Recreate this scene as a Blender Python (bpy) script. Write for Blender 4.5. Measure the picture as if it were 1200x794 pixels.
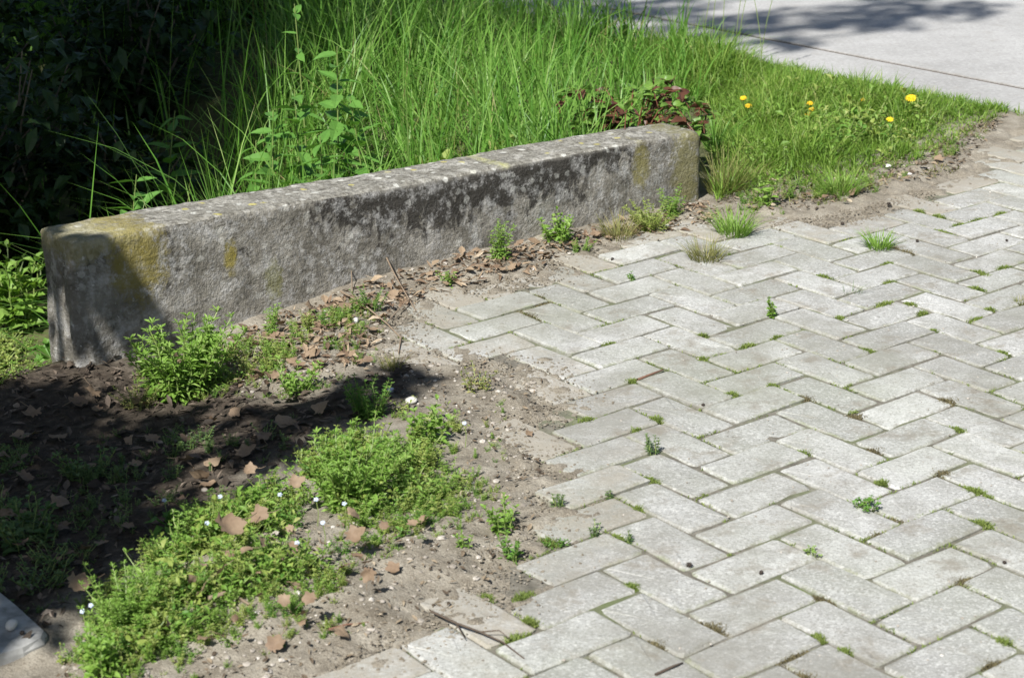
import bpy, math, random
import numpy as np
from mathutils import Matrix, Vector, noise as mnoise

# ------------------------------------------------------------------ clear
for o in list(bpy.data.objects): bpy.data.objects.remove(o)
scene = bpy.context.scene
COL = scene.collection
random.seed(7)
RNG = np.random.default_rng(11)

# ------------------------------------------------------------------ camera
F_PX, PITCH, ROLL, CAM_H = 2264.8, 0.34099, -0.0156, 1.4455
cp, sp_ = math.cos(PITCH), math.sin(PITCH)
FWD = np.array([0, cp, -sp_]); RGT0 = np.array([1., 0, 0]); UP0 = np.array([0, sp_, cp])
RGT = math.cos(ROLL)*RGT0 + math.sin(ROLL)*UP0
UPV = -math.sin(ROLL)*RGT0 + math.cos(ROLL)*UP0
cam = bpy.data.cameras.new('camera'); camo = bpy.data.objects.new('camera', cam); COL.objects.link(camo)
cam.sensor_width = 36; cam.lens = F_PX/1200*36; cam.clip_start = 0.05; cam.clip_end = 2000
m = Matrix.Identity(4)
for i in range(3):
    m[i][0] = RGT[i]; m[i][1] = UPV[i]; m[i][2] = -FWD[i]
m[2][3] = CAM_H
camo.matrix_world = m
cam.dof.use_dof = True; cam.dof.focus_distance = 4.5; cam.dof.aperture_fstop = 9
scene.camera = camo

# ------------------------------------------------------------------ light
SUN_EL = math.radians(47.5); SH = np.array([-0.42, -0.9075])      # horizontal direction towards the sun
SUN = np.array([SH[0]*math.cos(SUN_EL), SH[1]*math.cos(SUN_EL), math.sin(SUN_EL)]); SUN /= np.linalg.norm(SUN)
w = bpy.data.worlds.new('World'); scene.world = w; w.use_nodes = True
nt = w.node_tree; bg = nt.nodes['Background']
sky = nt.nodes.new('ShaderNodeTexSky'); sky.sky_type = 'NISHITA'; sky.sun_disc = False
sky.sun_elevation = SUN_EL; sky.sun_rotation = math.atan2(SH[0], SH[1]) % (2*math.pi)
nt.links.new(sky.outputs[0], bg.inputs[0]); bg.inputs[1].default_value = 0.05
sl = bpy.data.lights.new('sun', 'SUN'); sl.energy = 4.6; sl.angle = math.radians(0.55); sl.color = (1, 0.972, 0.925)
so = bpy.data.objects.new('sun', sl); COL.objects.link(so)
so.rotation_euler = Vector(SUN).to_track_quat('Z', 'Y').to_euler()
scene.view_settings.view_transform = 'Standard'; scene.view_settings.look = 'None'
scene.view_settings.exposure = 0.95; scene.view_settings.gamma = 1

# ------------------------------------------------------------------ helpers
TH = 0.660568; P_ = np.array([math.cos(TH), math.sin(TH)]); Q_ = np.array([math.sin(TH), -math.cos(TH)])
LU = 0.104; LT = np.array([0.122286, 3.96151])                     # paver lattice
def gp(x, y, z=0.0):                                               # photo pixel -> point on the plane z
    d = RGT*(x-600)/F_PX - UPV*(y-397)/F_PX + FWD
    t = (z-CAM_H)/d[2]
    return np.array([t*d[0], t*d[1], z])
def gpoly(pts, z=0.0): return np.array([gp(x, y, z)[:2] for x, y in pts])
def ppm(xy): return F_PX/math.hypot(math.hypot(xy[0], xy[1]), CAM_H)    # pixels per metre there
def sstep(a, b, x):
    t = np.clip((x-a)/(b-a), 0, 1); return t*t*(3-2*t)
def vnoise(x, y, seed=0):
    x = np.asarray(x, float); y = np.asarray(y, float)
    xi = np.floor(x).astype(np.int64); yi = np.floor(y).astype(np.int64); fx = x-xi; fy = y-yi
    fx = fx*fx*(3-2*fx); fy = fy*fy*(3-2*fy)
    def hsh(a, b):
        n = (a*374761393 + b*668265263 + seed*1442695041) & 0xffffffff
        n = ((n ^ (n >> 13))*1274126177) & 0xffffffff
        return ((n ^ (n >> 16)) & 0xffff)/65535.0
    return (hsh(xi, yi)*(1-fx)+hsh(xi+1, yi)*fx)*(1-fy) + (hsh(xi, yi+1)*(1-fx)+hsh(xi+1, yi+1)*fx)*fy
def fbm(x, y, s, oct=4, seed=0):
    r = 0; a = 0.5; x = np.asarray(x)*s; y = np.asarray(y)*s
    for k in range(oct): r = r + a*(vnoise(x, y, seed+k)-0.5); x = x*2.03+3.1; y = y*2.03+1.7; a *= 0.5
    return r*2
def inside(poly, x, y):
    c = np.zeros(np.shape(x), bool); n = len(poly)
    for i in range(n):
        x1, y1 = poly[i]; x2, y2 = poly[(i+1) % n]
        cond = ((y1 > y) != (y2 > y)) & (x < (x2-x1)*(y-y1)/((y2-y1) if y2 != y1 else 1e-9)+x1)
        c ^= cond
    return c
def sdist(poly, x, y):                                             # >0 inside
    d = np.full(np.shape(x), 1e9); n = len(poly)
    for i in range(n):
        a = poly[i]; b = poly[(i+1) % n]; e = b-a; L = (e@e) or 1e-9
        t = np.clip(((x-a[0])*e[0]+(y-a[1])*e[1])/L, 0, 1)
        d = np.minimum(d, np.hypot(x-a[0]-t*e[0], y-a[1]-t*e[1]))
    return np.where(inside(poly, x, y), d, -d)
def scatter(poly, n, rng=RNG):
    lo = poly.min(0); hi = poly.max(0); out = np.zeros((0, 2))
    while len(out) < n:
        c = rng.uniform(lo, hi, (max(n, 200)*2, 2)); out = np.vstack([out, c[inside(poly, c[:, 0], c[:, 1])]])
    return out[:n]

class G:                                                           # collects geometry for ONE mesh
    def __init__(s): s.v = []; s.f = []; s.mi = []; s.n = 0
    def add(s, v, f, mi=0):
        v = np.asarray(v, float).reshape(-1, 3)
        if len(v) == 0: return s
        for ff in (f if isinstance(f, (list, tuple)) and len(f) and isinstance(f[0], np.ndarray) and f[0].ndim == 2 else [np.asarray(f)]):
            if len(ff): s.f.append(ff+s.n); s.mi.append(np.full(len(ff), mi))
        s.v.append(v); s.n += len(v); return s
    def merge(s, o, off=(0, 0, 0), rot=0, sc=1, mi=None):
        c, d = math.cos(rot), math.sin(rot); Rm = np.array([[c, d, 0], [-d, c, 0], [0, 0, 1]])
        n0 = s.n
        for v in o.v: s.v.append((v@Rm)*sc+np.asarray(off)); s.n += len(v)
        for f, k in zip(o.f, o.mi): s.f.append(f+n0); s.mi.append(k if mi is None else np.full(len(f), mi))
        return s
    def mesh(s, name, mats, smooth=False):
        me = bpy.data.meshes.new(name)
        v = np.concatenate(s.v) if s.v else np.zeros((0, 3))
        li = np.concatenate([f.ravel() for f in s.f]); tot = np.concatenate([np.full(len(f), f.shape[1]) for f in s.f])
        me.vertices.add(len(v)); me.vertices.foreach_set('co', v.ravel().astype(np.float32))
        me.loops.add(len(li)); me.loops.foreach_set('vertex_index', li.astype(np.int32))
        me.polygons.add(len(tot)); st = np.concatenate([[0], np.cumsum(tot)[:-1]])
        me.polygons.foreach_set('loop_start', st.astype(np.int32)); me.polygons.foreach_set('loop_total', tot.astype(np.int32))
        for mt in (mats if isinstance(mats, (list, tuple)) else [mats]): me.materials.append(mt)
        me.polygons.foreach_set('material_index', np.concatenate(s.mi).astype(np.int32))
        me.polygons.foreach_set('use_smooth', np.full(len(tot), bool(smooth)))
        me.update(calc_edges=True); return me
    def build(s, name, mats, parent=None, smooth=False, loc=None):
        return link(name, s.mesh(name, mats, smooth), parent, loc)
def link(name, me, parent=None, loc=None, rz=0, sc=1):
    o = bpy.data.objects.new(name, me); COL.objects.link(o)
    if parent: o.parent = parent
    if loc is not None: o.location = loc
    if rz: o.rotation_euler[2] = rz
    if sc != 1: o.scale = (sc, sc, sc)
    return o
def tag(o, label=None, cat=None, group=None, kind=None):
    if label: o['label'] = label
    if cat: o['category'] = cat
    if group: o['group'] = group
    if kind: o['kind'] = kind
    return o
def thing(name, loc, label, cat, group=None, rz=0):
    o = link(name, None, None, loc, rz); o.empty_display_size = 0.02
    return tag(o, label, cat, group)

# geometry primitives -------------------------------------------------
def blades(base, h, wd, az, lean, bend, K=4, rng=RNG, face=None, reject=False):
    """N ribbon blades: returns verts and [quads, tris]"""
    N = len(base); t = np.linspace(0, 1, K+1)[None, :]
    h = np.broadcast_to(h, N)[:, None]; wd = np.broadcast_to(wd, N)[:, None]; lean = np.broadcast_to(lean, N)[:, None]; bend = np.broadcast_to(bend, N)[:, None]
    az = np.asarray(az); d = np.stack([np.cos(az), np.sin(az)], -1)
    off = h*(lean*t + bend*t**2.2); z = h*(t*np.sqrt(np.maximum(0.05, 1-0.5*lean**2)) - 0.55*np.abs(bend)*t**2.6)
    C = np.concatenate([base[:, None, :2] + off[..., None]*d[:, None, :], (base[:, None, 2]+z)[..., None]], -1)
    fa = az + np.pi/2 + (rng.normal(0, 0.7, N) if face is None else face)
    sd = np.stack([np.cos(fa), np.sin(fa), np.zeros(N)], -1)[:, None, :]
    ww = (wd*np.clip(1.05-t, 0, 1)**0.6*(0.6+0.4*np.minimum(1, t*4)))[..., None]*0.5
    L = (C-sd*ww)[:, :K]; Rr = (C+sd*ww)[:, :K]; T = C[:, K:]
    V = np.concatenate([np.stack([L, Rr], 2).reshape(N, 2*K, 3), T], 1)
    if reject:
        vp = V[..., 0]*P_[0]+V[..., 1]*P_[1]; vq = V[..., 0]*Q_[0]+V[..., 1]*Q_[1]
        hit = ((vp > WP0-.01) & (vp < WP1+.01) & (vq > WQ-WTH-.008) & (vq < WQ+.01) & (V[..., 2] < .262)).any(1) | ((vp > WP0) & (vp < WP1) & (vq > WQ)).any(1)
        V = V[~hit]; N = len(V)
    b = (np.arange(N)*(2*K+1))[:, None]
    q = np.concatenate([b+np.array([2*k, 2*k+1, 2*k+3, 2*k+2])[None] for k in range(K-1)], 0)
    tr = b+np.array([2*K-2, 2*K-1, 2*K])[None]
    return V.reshape(-1, 3), [q, tr]
def unit(a): return a/np.maximum(1e-9, np.linalg.norm(a, axis=-1, keepdims=True))
def leaves(base, dr, L, W, droop=0.2, fold=0.25, rng=RNG, wide=0.45):
    """N small folded leaves, 6 verts and 4 quads-or-tris each"""
    N = len(base); dr = unit(dr); up = np.array([0, 0, 1.])
    sd = np.cross(dr, up); bad = np.linalg.norm(sd, axis=1) < 1e-3; sd[bad] = [1, 0, 0]; sd = unit(sd)
    tw = rng.normal(0, 0.35, N)[:, None]; nr = np.cross(sd, dr); sd = sd*np.cos(tw)+nr*np.sin(tw); nr = unit(np.cross(sd, dr))
    L = np.broadcast_to(L, N)[:, None]; W = np.broadcast_to(W, N)[:, None]
    mid = base+dr*L*wide; tip = base+dr*L-np.array([0, 0, 1.])*L*droop
    mid = mid+nr*L*0.03
    l = mid+sd*W*0.5+nr*W*fold; r = mid-sd*W*0.5+nr*W*fold
    m2 = base+dr*L*0.75-np.array([0, 0, 1.])*L*droop*0.5
    l2 = m2+sd*W*0.36+nr*W*fold*.8; r2 = m2-sd*W*0.36+nr*W*fold*.8
    V = np.stack([base, mid, m2, tip, l, r, l2, r2], 1).reshape(-1, 3)
    b = (np.arange(N)*8)[:, None]
    tri = np.concatenate([b+np.array(t)[None] for t in ((0, 4, 1), (0, 1, 5), (2, 6, 3), (2, 3, 7))], 0)
    qd = np.concatenate([b+np.array(t)[None] for t in ((1, 4, 6, 2), (1, 2, 7, 5))], 0)
    return V, [tri, qd]
def tube(path, radii, n=5, cap=True):
    path = np.asarray(path, float); K = len(path); radii = np.broadcast_to(radii, K)
    tg = unit(np.gradient(path, axis=0)); ref = np.array([0, 0, 1.]) if abs(tg[0][2]) < .9 else np.array([1., 0, 0])
    V = []
    for k in range(K):
        s = unit(np.cross(tg[k], ref)); u = np.cross(s, tg[k]); a = np.arange(n)/n*2*np.pi
        V.append(path[k]+radii[k]*(np.cos(a)[:, None]*s+np.sin(a)[:, None]*u))
    V = np.concatenate(V); q = []
    for k in range(K-1):
        for j in range(n): q.append((k*n+j, k*n+(j+1) % n, (k+1)*n+(j+1) % n, (k+1)*n+j))
    fs = [np.array(q)]
    if cap:
        V = np.vstack([V, path[-1]+tg[-1]*radii[-1]]); e = (K-1)*n
        fs.append(np.array([(e+j, e+(j+1) % n, K*n) for j in range(n)]))
    return V, fs
def rock(rng, r, flat=0.6, rough=0.25):
    import itertools
    ph = (1+5**.5)/2
    v = np.array([(-1, ph, 0), (1, ph, 0), (-1, -ph, 0), (1, -ph, 0), (0, -1, ph), (0, 1, ph), (0, -1, -ph), (0, 1, -ph), (ph, 0, -1), (ph, 0, 1), (-ph, 0, -1), (-ph, 0, 1)])
    f = np.array([(0, 11, 5), (0, 5, 1), (0, 1, 7), (0, 7, 10), (0, 10, 11), (1, 5, 9), (5, 11, 4), (11, 10, 2), (10, 7, 6), (7, 1, 8), (3, 9, 4), (3, 4, 2), (3, 2, 6), (3, 6, 8), (3, 8, 9), (4, 9, 5), (2, 4, 11), (6, 2, 10), (8, 6, 7), (9, 8, 1)])
    v = unit(v)*(1+rng.uniform(-rough, rough, (12, 1)))*r*rng.uniform(.75, 1.25, (1, 3)); v[:, 2] *= flat
    return v, f

# ------------------------------------------------------------------ materials
def nmat(name):
    mt = bpy.data.materials.new(name); mt.use_nodes = True
    n = mt.node_tree; b = n.nodes['Principled BSDF']; return mt, n, b
def nd(n, typ, **kw):
    x = n.nodes.new(typ)
    for k, v in kw.items(): setattr(x, k, v)
    return x
def noise_n(n, scale, detail=4, rough=0.55, vec=None, dist=0):
    x = nd(n, 'ShaderNodeTexNoise'); x.inputs['Scale'].default_value = scale; x.inputs['Detail'].default_value = detail
    x.inputs['Roughness'].default_value = rough; x.inputs['Distortion'].default_value = dist
    if vec is not None: n.links.new(vec, x.inputs['Vector'])
    return x.outputs['Fac']
def ramp(n, fac, stops, interp='LINEAR'):
    r = nd(n, 'ShaderNodeValToRGB'); r.color_ramp.interpolation = interp
    e = r.color_ramp.elements
    while len(e) < len(stops): e.new(0.5)
    for i, (p, c) in enumerate(stops):
        e[i].position = p; e[i].color = (*c, 1) if not isinstance(c, (int, float)) else (c, c, c, 1)
    n.links.new(fac, r.inputs[0]); return r.outputs[0]
def mix(n, fac, a, b, typ='MIX'):
    x = nd(n, 'ShaderNodeMix', data_type='RGBA', blend_type=typ)
    for s, v in ((0, fac), (6, a), (7, b)):
        if isinstance(v, (int, float)): x.inputs[s].default_value = v
        elif isinstance(v, tuple): x.inputs[s].default_value = (*v, 1)
        else: n.links.new(v, x.inputs[s])
    return x.outputs[2]
def mth(n, op, a, b=0.0, clamp=False):
    x = nd(n, 'ShaderNodeMath', operation=op); x.use_clamp = clamp
    for s, v in ((0, a), (1, b)):
        if isinstance(v, (int, float)): x.inputs[s].default_value = v
        else: n.links.new(v, x.inputs[s])
    return x.outputs[0]
def bump(n, b, h, strength=0.4, dist=0.003):
    x = nd(n, 'ShaderNodeBump'); x.inputs['Strength'].default_value = strength; x.inputs['Distance'].default_value = dist
    n.links.new(h, x.inputs['Height']); n.links.new(x.outputs[0], b.inputs['Normal'])
def geo(n): return nd(n, 'ShaderNodeNewGeometry')
def rng_map(n, v, a, b, c=0.0, d=1.0):
    x = nd(n, 'ShaderNodeMapRange'); x.clamp = True
    n.links.new(v, x.inputs[0])
    for i, k in enumerate((a, b, c, d)): x.inputs[i+1].default_value = k
    return x.outputs[0]

def leaf_mat(name, stops, trans=0.35, rough=0.5, spec=0.3):
    mt, n, b = nmat(name); g = geo(n)
    oi = nd(n, 'ShaderNodeObjectInfo')
    ns = noise_n(n, 9, 2, .5, g.outputs['Position'])
    fac = mth(n, 'ADD', mth(n, 'MULTIPLY', g.outputs['Random Per Island'], 0.72), mth(n, 'MULTIPLY', rng_map(n, ns, .3, .7), 0.28))
    col = ramp(n, fac, stops)
    ns2 = noise_n(n, 160, 2, .5, g.outputs['Position'])
    col = mix(n, rng_map(n, ns2, .35, .75, 0.0, 0.25), col, tuple(0.55*c for c in stops[0][1]))
    n.links.new(col, b.inputs['Base Color']); b.inputs['Roughness'].default_value = rough
    b.inputs['Specular IOR Level'].default_value = spec
    tr = nd(n, 'ShaderNodeBsdfTranslucent'); tc = mix(n, 1.0, col, (1.0, 1.0, 0.55), 'MULTIPLY'); n.links.new(tc, tr.inputs[0])
    mx = nd(n, 'ShaderNodeMixShader'); mx.inputs[0].default_value = trans
    n.links.new(b.outputs[0], mx.inputs[1]); n.links.new(tr.outputs[0], mx.inputs[2])
    n.links.new(mx.outputs[0], n.nodes['Material Output'].inputs[0]); return mt
def plain_mat(name, stops, rough=0.8, scale=60, bs=0.3):
    mt, n, b = nmat(name); g = geo(n)
    ns = noise_n(n, scale, 4, .6, g.outputs['Position'])
    fac = mth(n, 'ADD', mth(n, 'MULTIPLY', g.outputs['Random Per Island'], 0.6), mth(n, 'MULTIPLY', rng_map(n, ns, .3, .7), 0.4))
    n.links.new(ramp(n, fac, stops), b.inputs['Base Color']); b.inputs['Roughness'].default_value = rough
    bump(n, b, ns, bs, 0.002); return mt

M = {}
M['grass'] = leaf_mat('grass', [(0, (.06, .185, .024)), (.40, (.135, .295, .042)), (.76, (.22, .395, .08)), (.92, (.32, .46, .14)), (1, (.54, .49, .28))], 0.46, 0.45)
M['lawn'] = leaf_mat('lawn', [(0, (.08, .18, .02)), (.45, (.16, .285, .038)), (.78, (.255, .375, .075)), (.93, (.40, .44, .15)), (1, (.52, .47, .26))], 0.42)
M['drygrass'] = leaf_mat('drygrass', [(0, (.10, .13, .03)), (.5, (.2, .21, .06)), (1, (.42, .36, .18))], .3, .6)
M['herb'] = leaf_mat('herb', [(0, (.06, .15, .022)), (.5, (.115, .255, .04)), (1, (.20, .35, .075))], 0.4)
M['bright'] = leaf_mat('bright', [(0, (.13, .25, .035)), (.6, (.23, .39, .07)), (1, (.34, .47, .14))], 0.46)
M['yellowherb'] = leaf_mat('yellowherb', [(0, (.20, .27, .05)), (.6, (.32, .40, .10)), (1, (.46, .48, .2))], 0.44)
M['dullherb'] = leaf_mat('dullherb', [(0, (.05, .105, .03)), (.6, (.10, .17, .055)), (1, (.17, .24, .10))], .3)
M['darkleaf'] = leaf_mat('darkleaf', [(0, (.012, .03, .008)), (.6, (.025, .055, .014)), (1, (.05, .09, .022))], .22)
M['nettle'] = leaf_mat('nettle', [(0, (.075, .19, .035)), (.6, (.13, .29, .055)), (1, (.20, .36, .085))], 0.4)
M['bramble'] = leaf_mat('bramble', [(0, (.07, .15, .03)), (.6, (.15, .27, .05)), (1, (.25, .36, .085))], 0.35, 0.4)
M['redleaf'] = leaf_mat('redleaf', [(0, (.05, .022, .014)), (.6, (.11, .048, .03)), (1, (.17, .10, .05))], .25, .4)
M['moss'] = leaf_mat('moss', [(0, (.08, .12, .025)), (.6, (.17, .23, .05)), (1, (.27, .31, .09))], .25, .8)
M['brownmoss'] = leaf_mat('brownmoss', [(0, (.075, .062, .032)), (.6, (.14, .12, .062)), (1, (.21, .19, .10))], 0.15, 0.85)
M['stem'] = plain_mat('stem', [(0, (.09, .15, .03)), (1, (.18, .22, .06))], .6)
M['redstem'] = plain_mat('redstem', [(0, (.10, .03, .02)), (1, (.17, .07, .04))], .6)
M['dry'] = leaf_mat('dry', [(0, (.08, .052, .034)), (.45, (.19, .13, .085)), (.8, (.34, .26, .175)), (1, (.54, .46, .35))], 0.15, 0.65)
M['chips'] = leaf_mat('chips', [(0, (.035, .026, .018)), (.5, (.11, .082, .055)), (.8, (.26, .205, .14)), (1, (.5, .44, .34))], 0.1, 0.75)
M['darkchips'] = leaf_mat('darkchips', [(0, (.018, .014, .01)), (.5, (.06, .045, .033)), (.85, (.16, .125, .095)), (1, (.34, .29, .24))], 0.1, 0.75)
M['twig'] = plain_mat('twig', [(0, (.10, .07, .045)), (1, (.26, .2, .14))], .8, 120)
M['darktwig'] = plain_mat('darktwig', [(0, (.035, .025, .018)), (1, (.09, .065, .045))], .8, 120)
M['redtwig'] = plain_mat('redtwig', [(0, (.12, .055, .035)), (1, (.2, .11, .07))], .8, 120)
M['bark'] = plain_mat('bark', [(0, (.05, .04, .03)), (1, (.16, .13, .10))], .9, 30, .8)
M['pebble'] = plain_mat('pebble', [(0, (.16, .14, .115)), (.7, (.32, .29, .25)), (1, (.6, .58, .54))], .8, 150)
M['whitestone'] = plain_mat('whitestone', [(0, (.46, .44, .40)), (1, (.66, .64, .60))], .7, 80)
M['bluestone'] = plain_mat('bluestone', [(0, (.38, .42, .52)), (1, (.55, .58, .66))], .7, 80)
M['cone'] = plain_mat('cone', [(0, (.012, .009, .007)), (1, (.05, .035, .025))], .8, 200)
M['yellow'] = leaf_mat('yellow', [(0, (.78, .50, .01)), (1, (.85, .66, .03))], .25, .6)
M['orange'] = leaf_mat('orange', [(0, (.78, .46, .012)), (1, (.84, .58, .03))], 0.25, 0.6)
M['blueflower'] = leaf_mat('blueflower', [(0, (.38, .46, .62)), (1, (.58, .64, .74))], .25, .6)

def m_paver():
    mt, n, b = nmat('paver_concrete'); g = geo(n); pos = g.outputs['Position']; oi = nd(n, 'ShaderNodeObjectInfo')
    rnd = oi.outputs['Random']
    # shift the grain of each paver so that no two show the same one
    ad = nd(n, 'ShaderNodeVectorMath', operation='ADD'); sc = nd(n, 'ShaderNodeVectorMath', operation='SCALE'); sc.inputs[0].default_value = (7, 13, 5)
    n.links.new(rnd, sc.inputs['Scale']); n.links.new(pos, ad.inputs[0]); n.links.new(sc.outputs[0], ad.inputs[1]); pv = ad.outputs[0]
    base = ramp(n, rnd, [(0, (.28, .282, .272)), (.3, (.335, .337, .326)), (.75, (.38, .382, .37)), (.94, (.41, .412, .40)), (1, (.52, .522, .51))])
    blot = noise_n(n, 13, 6, .68, pv); base = mix(n, rng_map(n, blot, .40, .66, 0, .6), base, (.215, .213, .195))
    lich = noise_n(n, 34, 6, .72, pv); base = mix(n, rng_map(n, lich, .52, .66, 0, .5), base, (.47, .475, .46))
    sp = noise_n(n, 190, 3, .75, pos); base = mix(n, rng_map(n, sp, .48, .64, 0, .6), base, (.15, .145, .13))
    sp3 = noise_n(n, 150, 3, .75, pv); base = mix(n, rng_map(n, sp3, .52, .67, 0, .6), base, (.58, .58, .56))
    st = noise_n(n, 2.2, 7, .7, pos); base = mix(n, rng_map(n, st, .45, .62, 0, .7), base, (.185, .18, .155))
    gr = noise_n(n, 1.5, 5, .6, pos); base = mix(n, rng_map(n, gr, .44, .70, 0, .34), base, (.23, .25, .175))
    br = noise_n(n, 9, 6, .7, pos); base = mix(n, rng_map(n, br, .54, .66, 0, .65), base, (.175, .155, .12))
    dk = noise_n(n, 60, 4, .65, pos); base = mix(n, rng_map(n, dk, .63, .73, 0, .6), base, (.08, .07, .055))
    tcg = nd(n, 'ShaderNodeTexCoord'); sg = nd(n, 'ShaderNodeSeparateXYZ'); n.links.new(tcg.outputs['Generated'], sg.inputs[0])
    ex_ = mth(n, 'SUBTRACT', .1, mth(n, 'MULTIPLY', mth(n, 'ABSOLUTE', mth(n, 'SUBTRACT', sg.outputs[0], .5)), .2))
    ey_ = mth(n, 'SUBTRACT', .05, mth(n, 'MULTIPLY', mth(n, 'ABSOLUTE', mth(n, 'SUBTRACT', sg.outputs[1], .5)), .1))
    em = mth(n, 'ADD', mth(n, 'MINIMUM', ex_, ey_), mth(n, 'MULTIPLY', mth(n, 'SUBTRACT', noise_n(n, 36, 7, .78, pos), .5), .058))
    base = mix(n, rng_map(n, em, .007, -.003, 0, .68), base, mix(n, rng_map(n, noise_n(n, 4, 4, .6, pos), .42, .6), (.155, .145, .115), (.15, .165, .085)))
    sc2 = nd(n, 'ShaderNodeSeparateColor'); n.links.new(oi.outputs['Color'], sc2.inputs[0])
    dirt = mth(n, 'SUBTRACT', 1.0, sc2.outputs[0])
    dm = rng_map(n, mth(n, 'ADD', noise_n(n, 13, 7, .78, pos), mth(n, 'MULTIPLY', dirt, .24)), .54, .76, 0, .8)
    base = mix(n, mth(n, 'MULTIPLY', dm, mth(n, 'MULTIPLY', dirt, 1.25, True)), base, (.27, .245, .20))
    n.links.new(base, b.inputs['Base Color']); b.inputs['Roughness'].default_value = .9; b.inputs['Specular IOR Level'].default_value = .25
    hb = mth(n, 'ADD', mth(n, 'MULTIPLY', noise_n(n, 240, 3, .75, pos), 1.0), mth(n, 'MULTIPLY', noise_n(n, 60, 3, .6, pv), 1.2))
    bump(n, b, hb, .6, .0022); return mt
M['paver'] = m_paver()
def m_soil():
    mt, n, b = nmat('soil'); g = geo(n); pos = g.outputs['Position']
    at = nd(n, 'ShaderNodeAttribute'); at.attribute_name = 'zone'
    sep = nd(n, 'ShaderNodeSeparateColor'); n.links.new(at.outputs['Color'], sep.inputs[0])
    a = noise_n(n, 14, 6, .65, pos); c1 = ramp(n, a, [(.3, (.145, .126, .097)), (.5, (.225, .202, .162)), (.7, (.315, .29, .24))])
    f = noise_n(n, 260, 3, .7, pos); c1 = mix(n, rng_map(n, f, .5, .68, 0, .6), c1, (.085, .065, .045))
    f2 = noise_n(n, 190, 2, .7, pos); c1 = mix(n, rng_map(n, f2, .6, .7, 0, .6), c1, (.40, .36, .30))
    hum_shade = ramp(n, noise_n(n, 40, 5, .7, pos), [(.35, (.03, .024, .018)), (.55, (.068, .055, .042)), (.72, (.13, .108, .085))])  # dark humus tone, also deepens the tree shade in the soil colour
    col = mix(n, sep.outputs[0], c1, hum_shade)
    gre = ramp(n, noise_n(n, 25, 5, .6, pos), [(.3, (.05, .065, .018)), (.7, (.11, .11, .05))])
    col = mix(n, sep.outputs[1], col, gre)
    n.links.new(col, b.inputs['Base Color']); b.inputs['Roughness'].default_value = .95; b.inputs['Specular IOR Level'].default_value = .15
    hb = mth(n, 'ADD', noise_n(n, 60, 5, .7, pos), mth(n, 'MULTIPLY', f, .5)); bump(n, b, hb, .8, .008); return mt
M['soil'] = m_soil()
def m_joint():
    mt, n, b = nmat('joint_sand'); g = geo(n); pos = g.outputs['Position']
    c = ramp(n, noise_n(n, 30, 5, .7, pos), [(.3, (.06, .055, .043)), (.5, (.125, .115, .092)), (.75, (.22, .207, .175))])
    c = mix(n, rng_map(n, noise_n(n, 5, 4, .6, pos), .47, .66, 0, .8), c, (.10, .13, .045))
    n.links.new(c, b.inputs['Base Color']); b.inputs['Roughness'].default_value = .95; bump(n, b, noise_n(n, 250, 3, .7, pos), .7, .003); return mt
M['joint'] = m_joint()
def m_road():
    mt, n, b = nmat('road_concrete'); g = geo(n); pos = g.outputs['Position']
    c = ramp(n, noise_n(n, 2.2, 7, .68, pos), [(.32, (.25, .247, .24)), (.5, (.325, .322, .315)), (.68, (.39, .387, .38))])
    c = mix(n, rng_map(n, noise_n(n, 70, 4, .75, pos), .47, .62, 0, .6), c, (.22, .215, .205))
    c = mix(n, rng_map(n, noise_n(n, 55, 4, .75, pos), .53, .66, 0, .5), c, (.48, .475, .465))
    c = mix(n, rng_map(n, noise_n(n, 14, 6, .75, pos), .54, .70, 0, .55), c, (.235, .22, .195))
    n.links.new(c, b.inputs['Base Color']); b.inputs['Roughness'].default_value = .85; bump(n, b, noise_n(n, 200, 3, .7, pos), .4, .002); return mt
M['road'] = m_road()
def m_slab():
    mt, n, b = nmat('slab_concrete'); g = geo(n); pos = g.outputs['Position']
    c = ramp(n, noise_n(n, 30, 5, .6, pos), [(.35, (.17, .17, .16)), (.5, (.27, .27, .26)), (.68, (.37, .37, .355))])
    n.links.new(c, b.inputs['Base Color']); b.inputs['Roughness'].default_value = .8; bump(n, b, noise_n(n, 300, 3, .7, pos), .3, .001); return mt
M['slab'] = m_slab()

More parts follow.
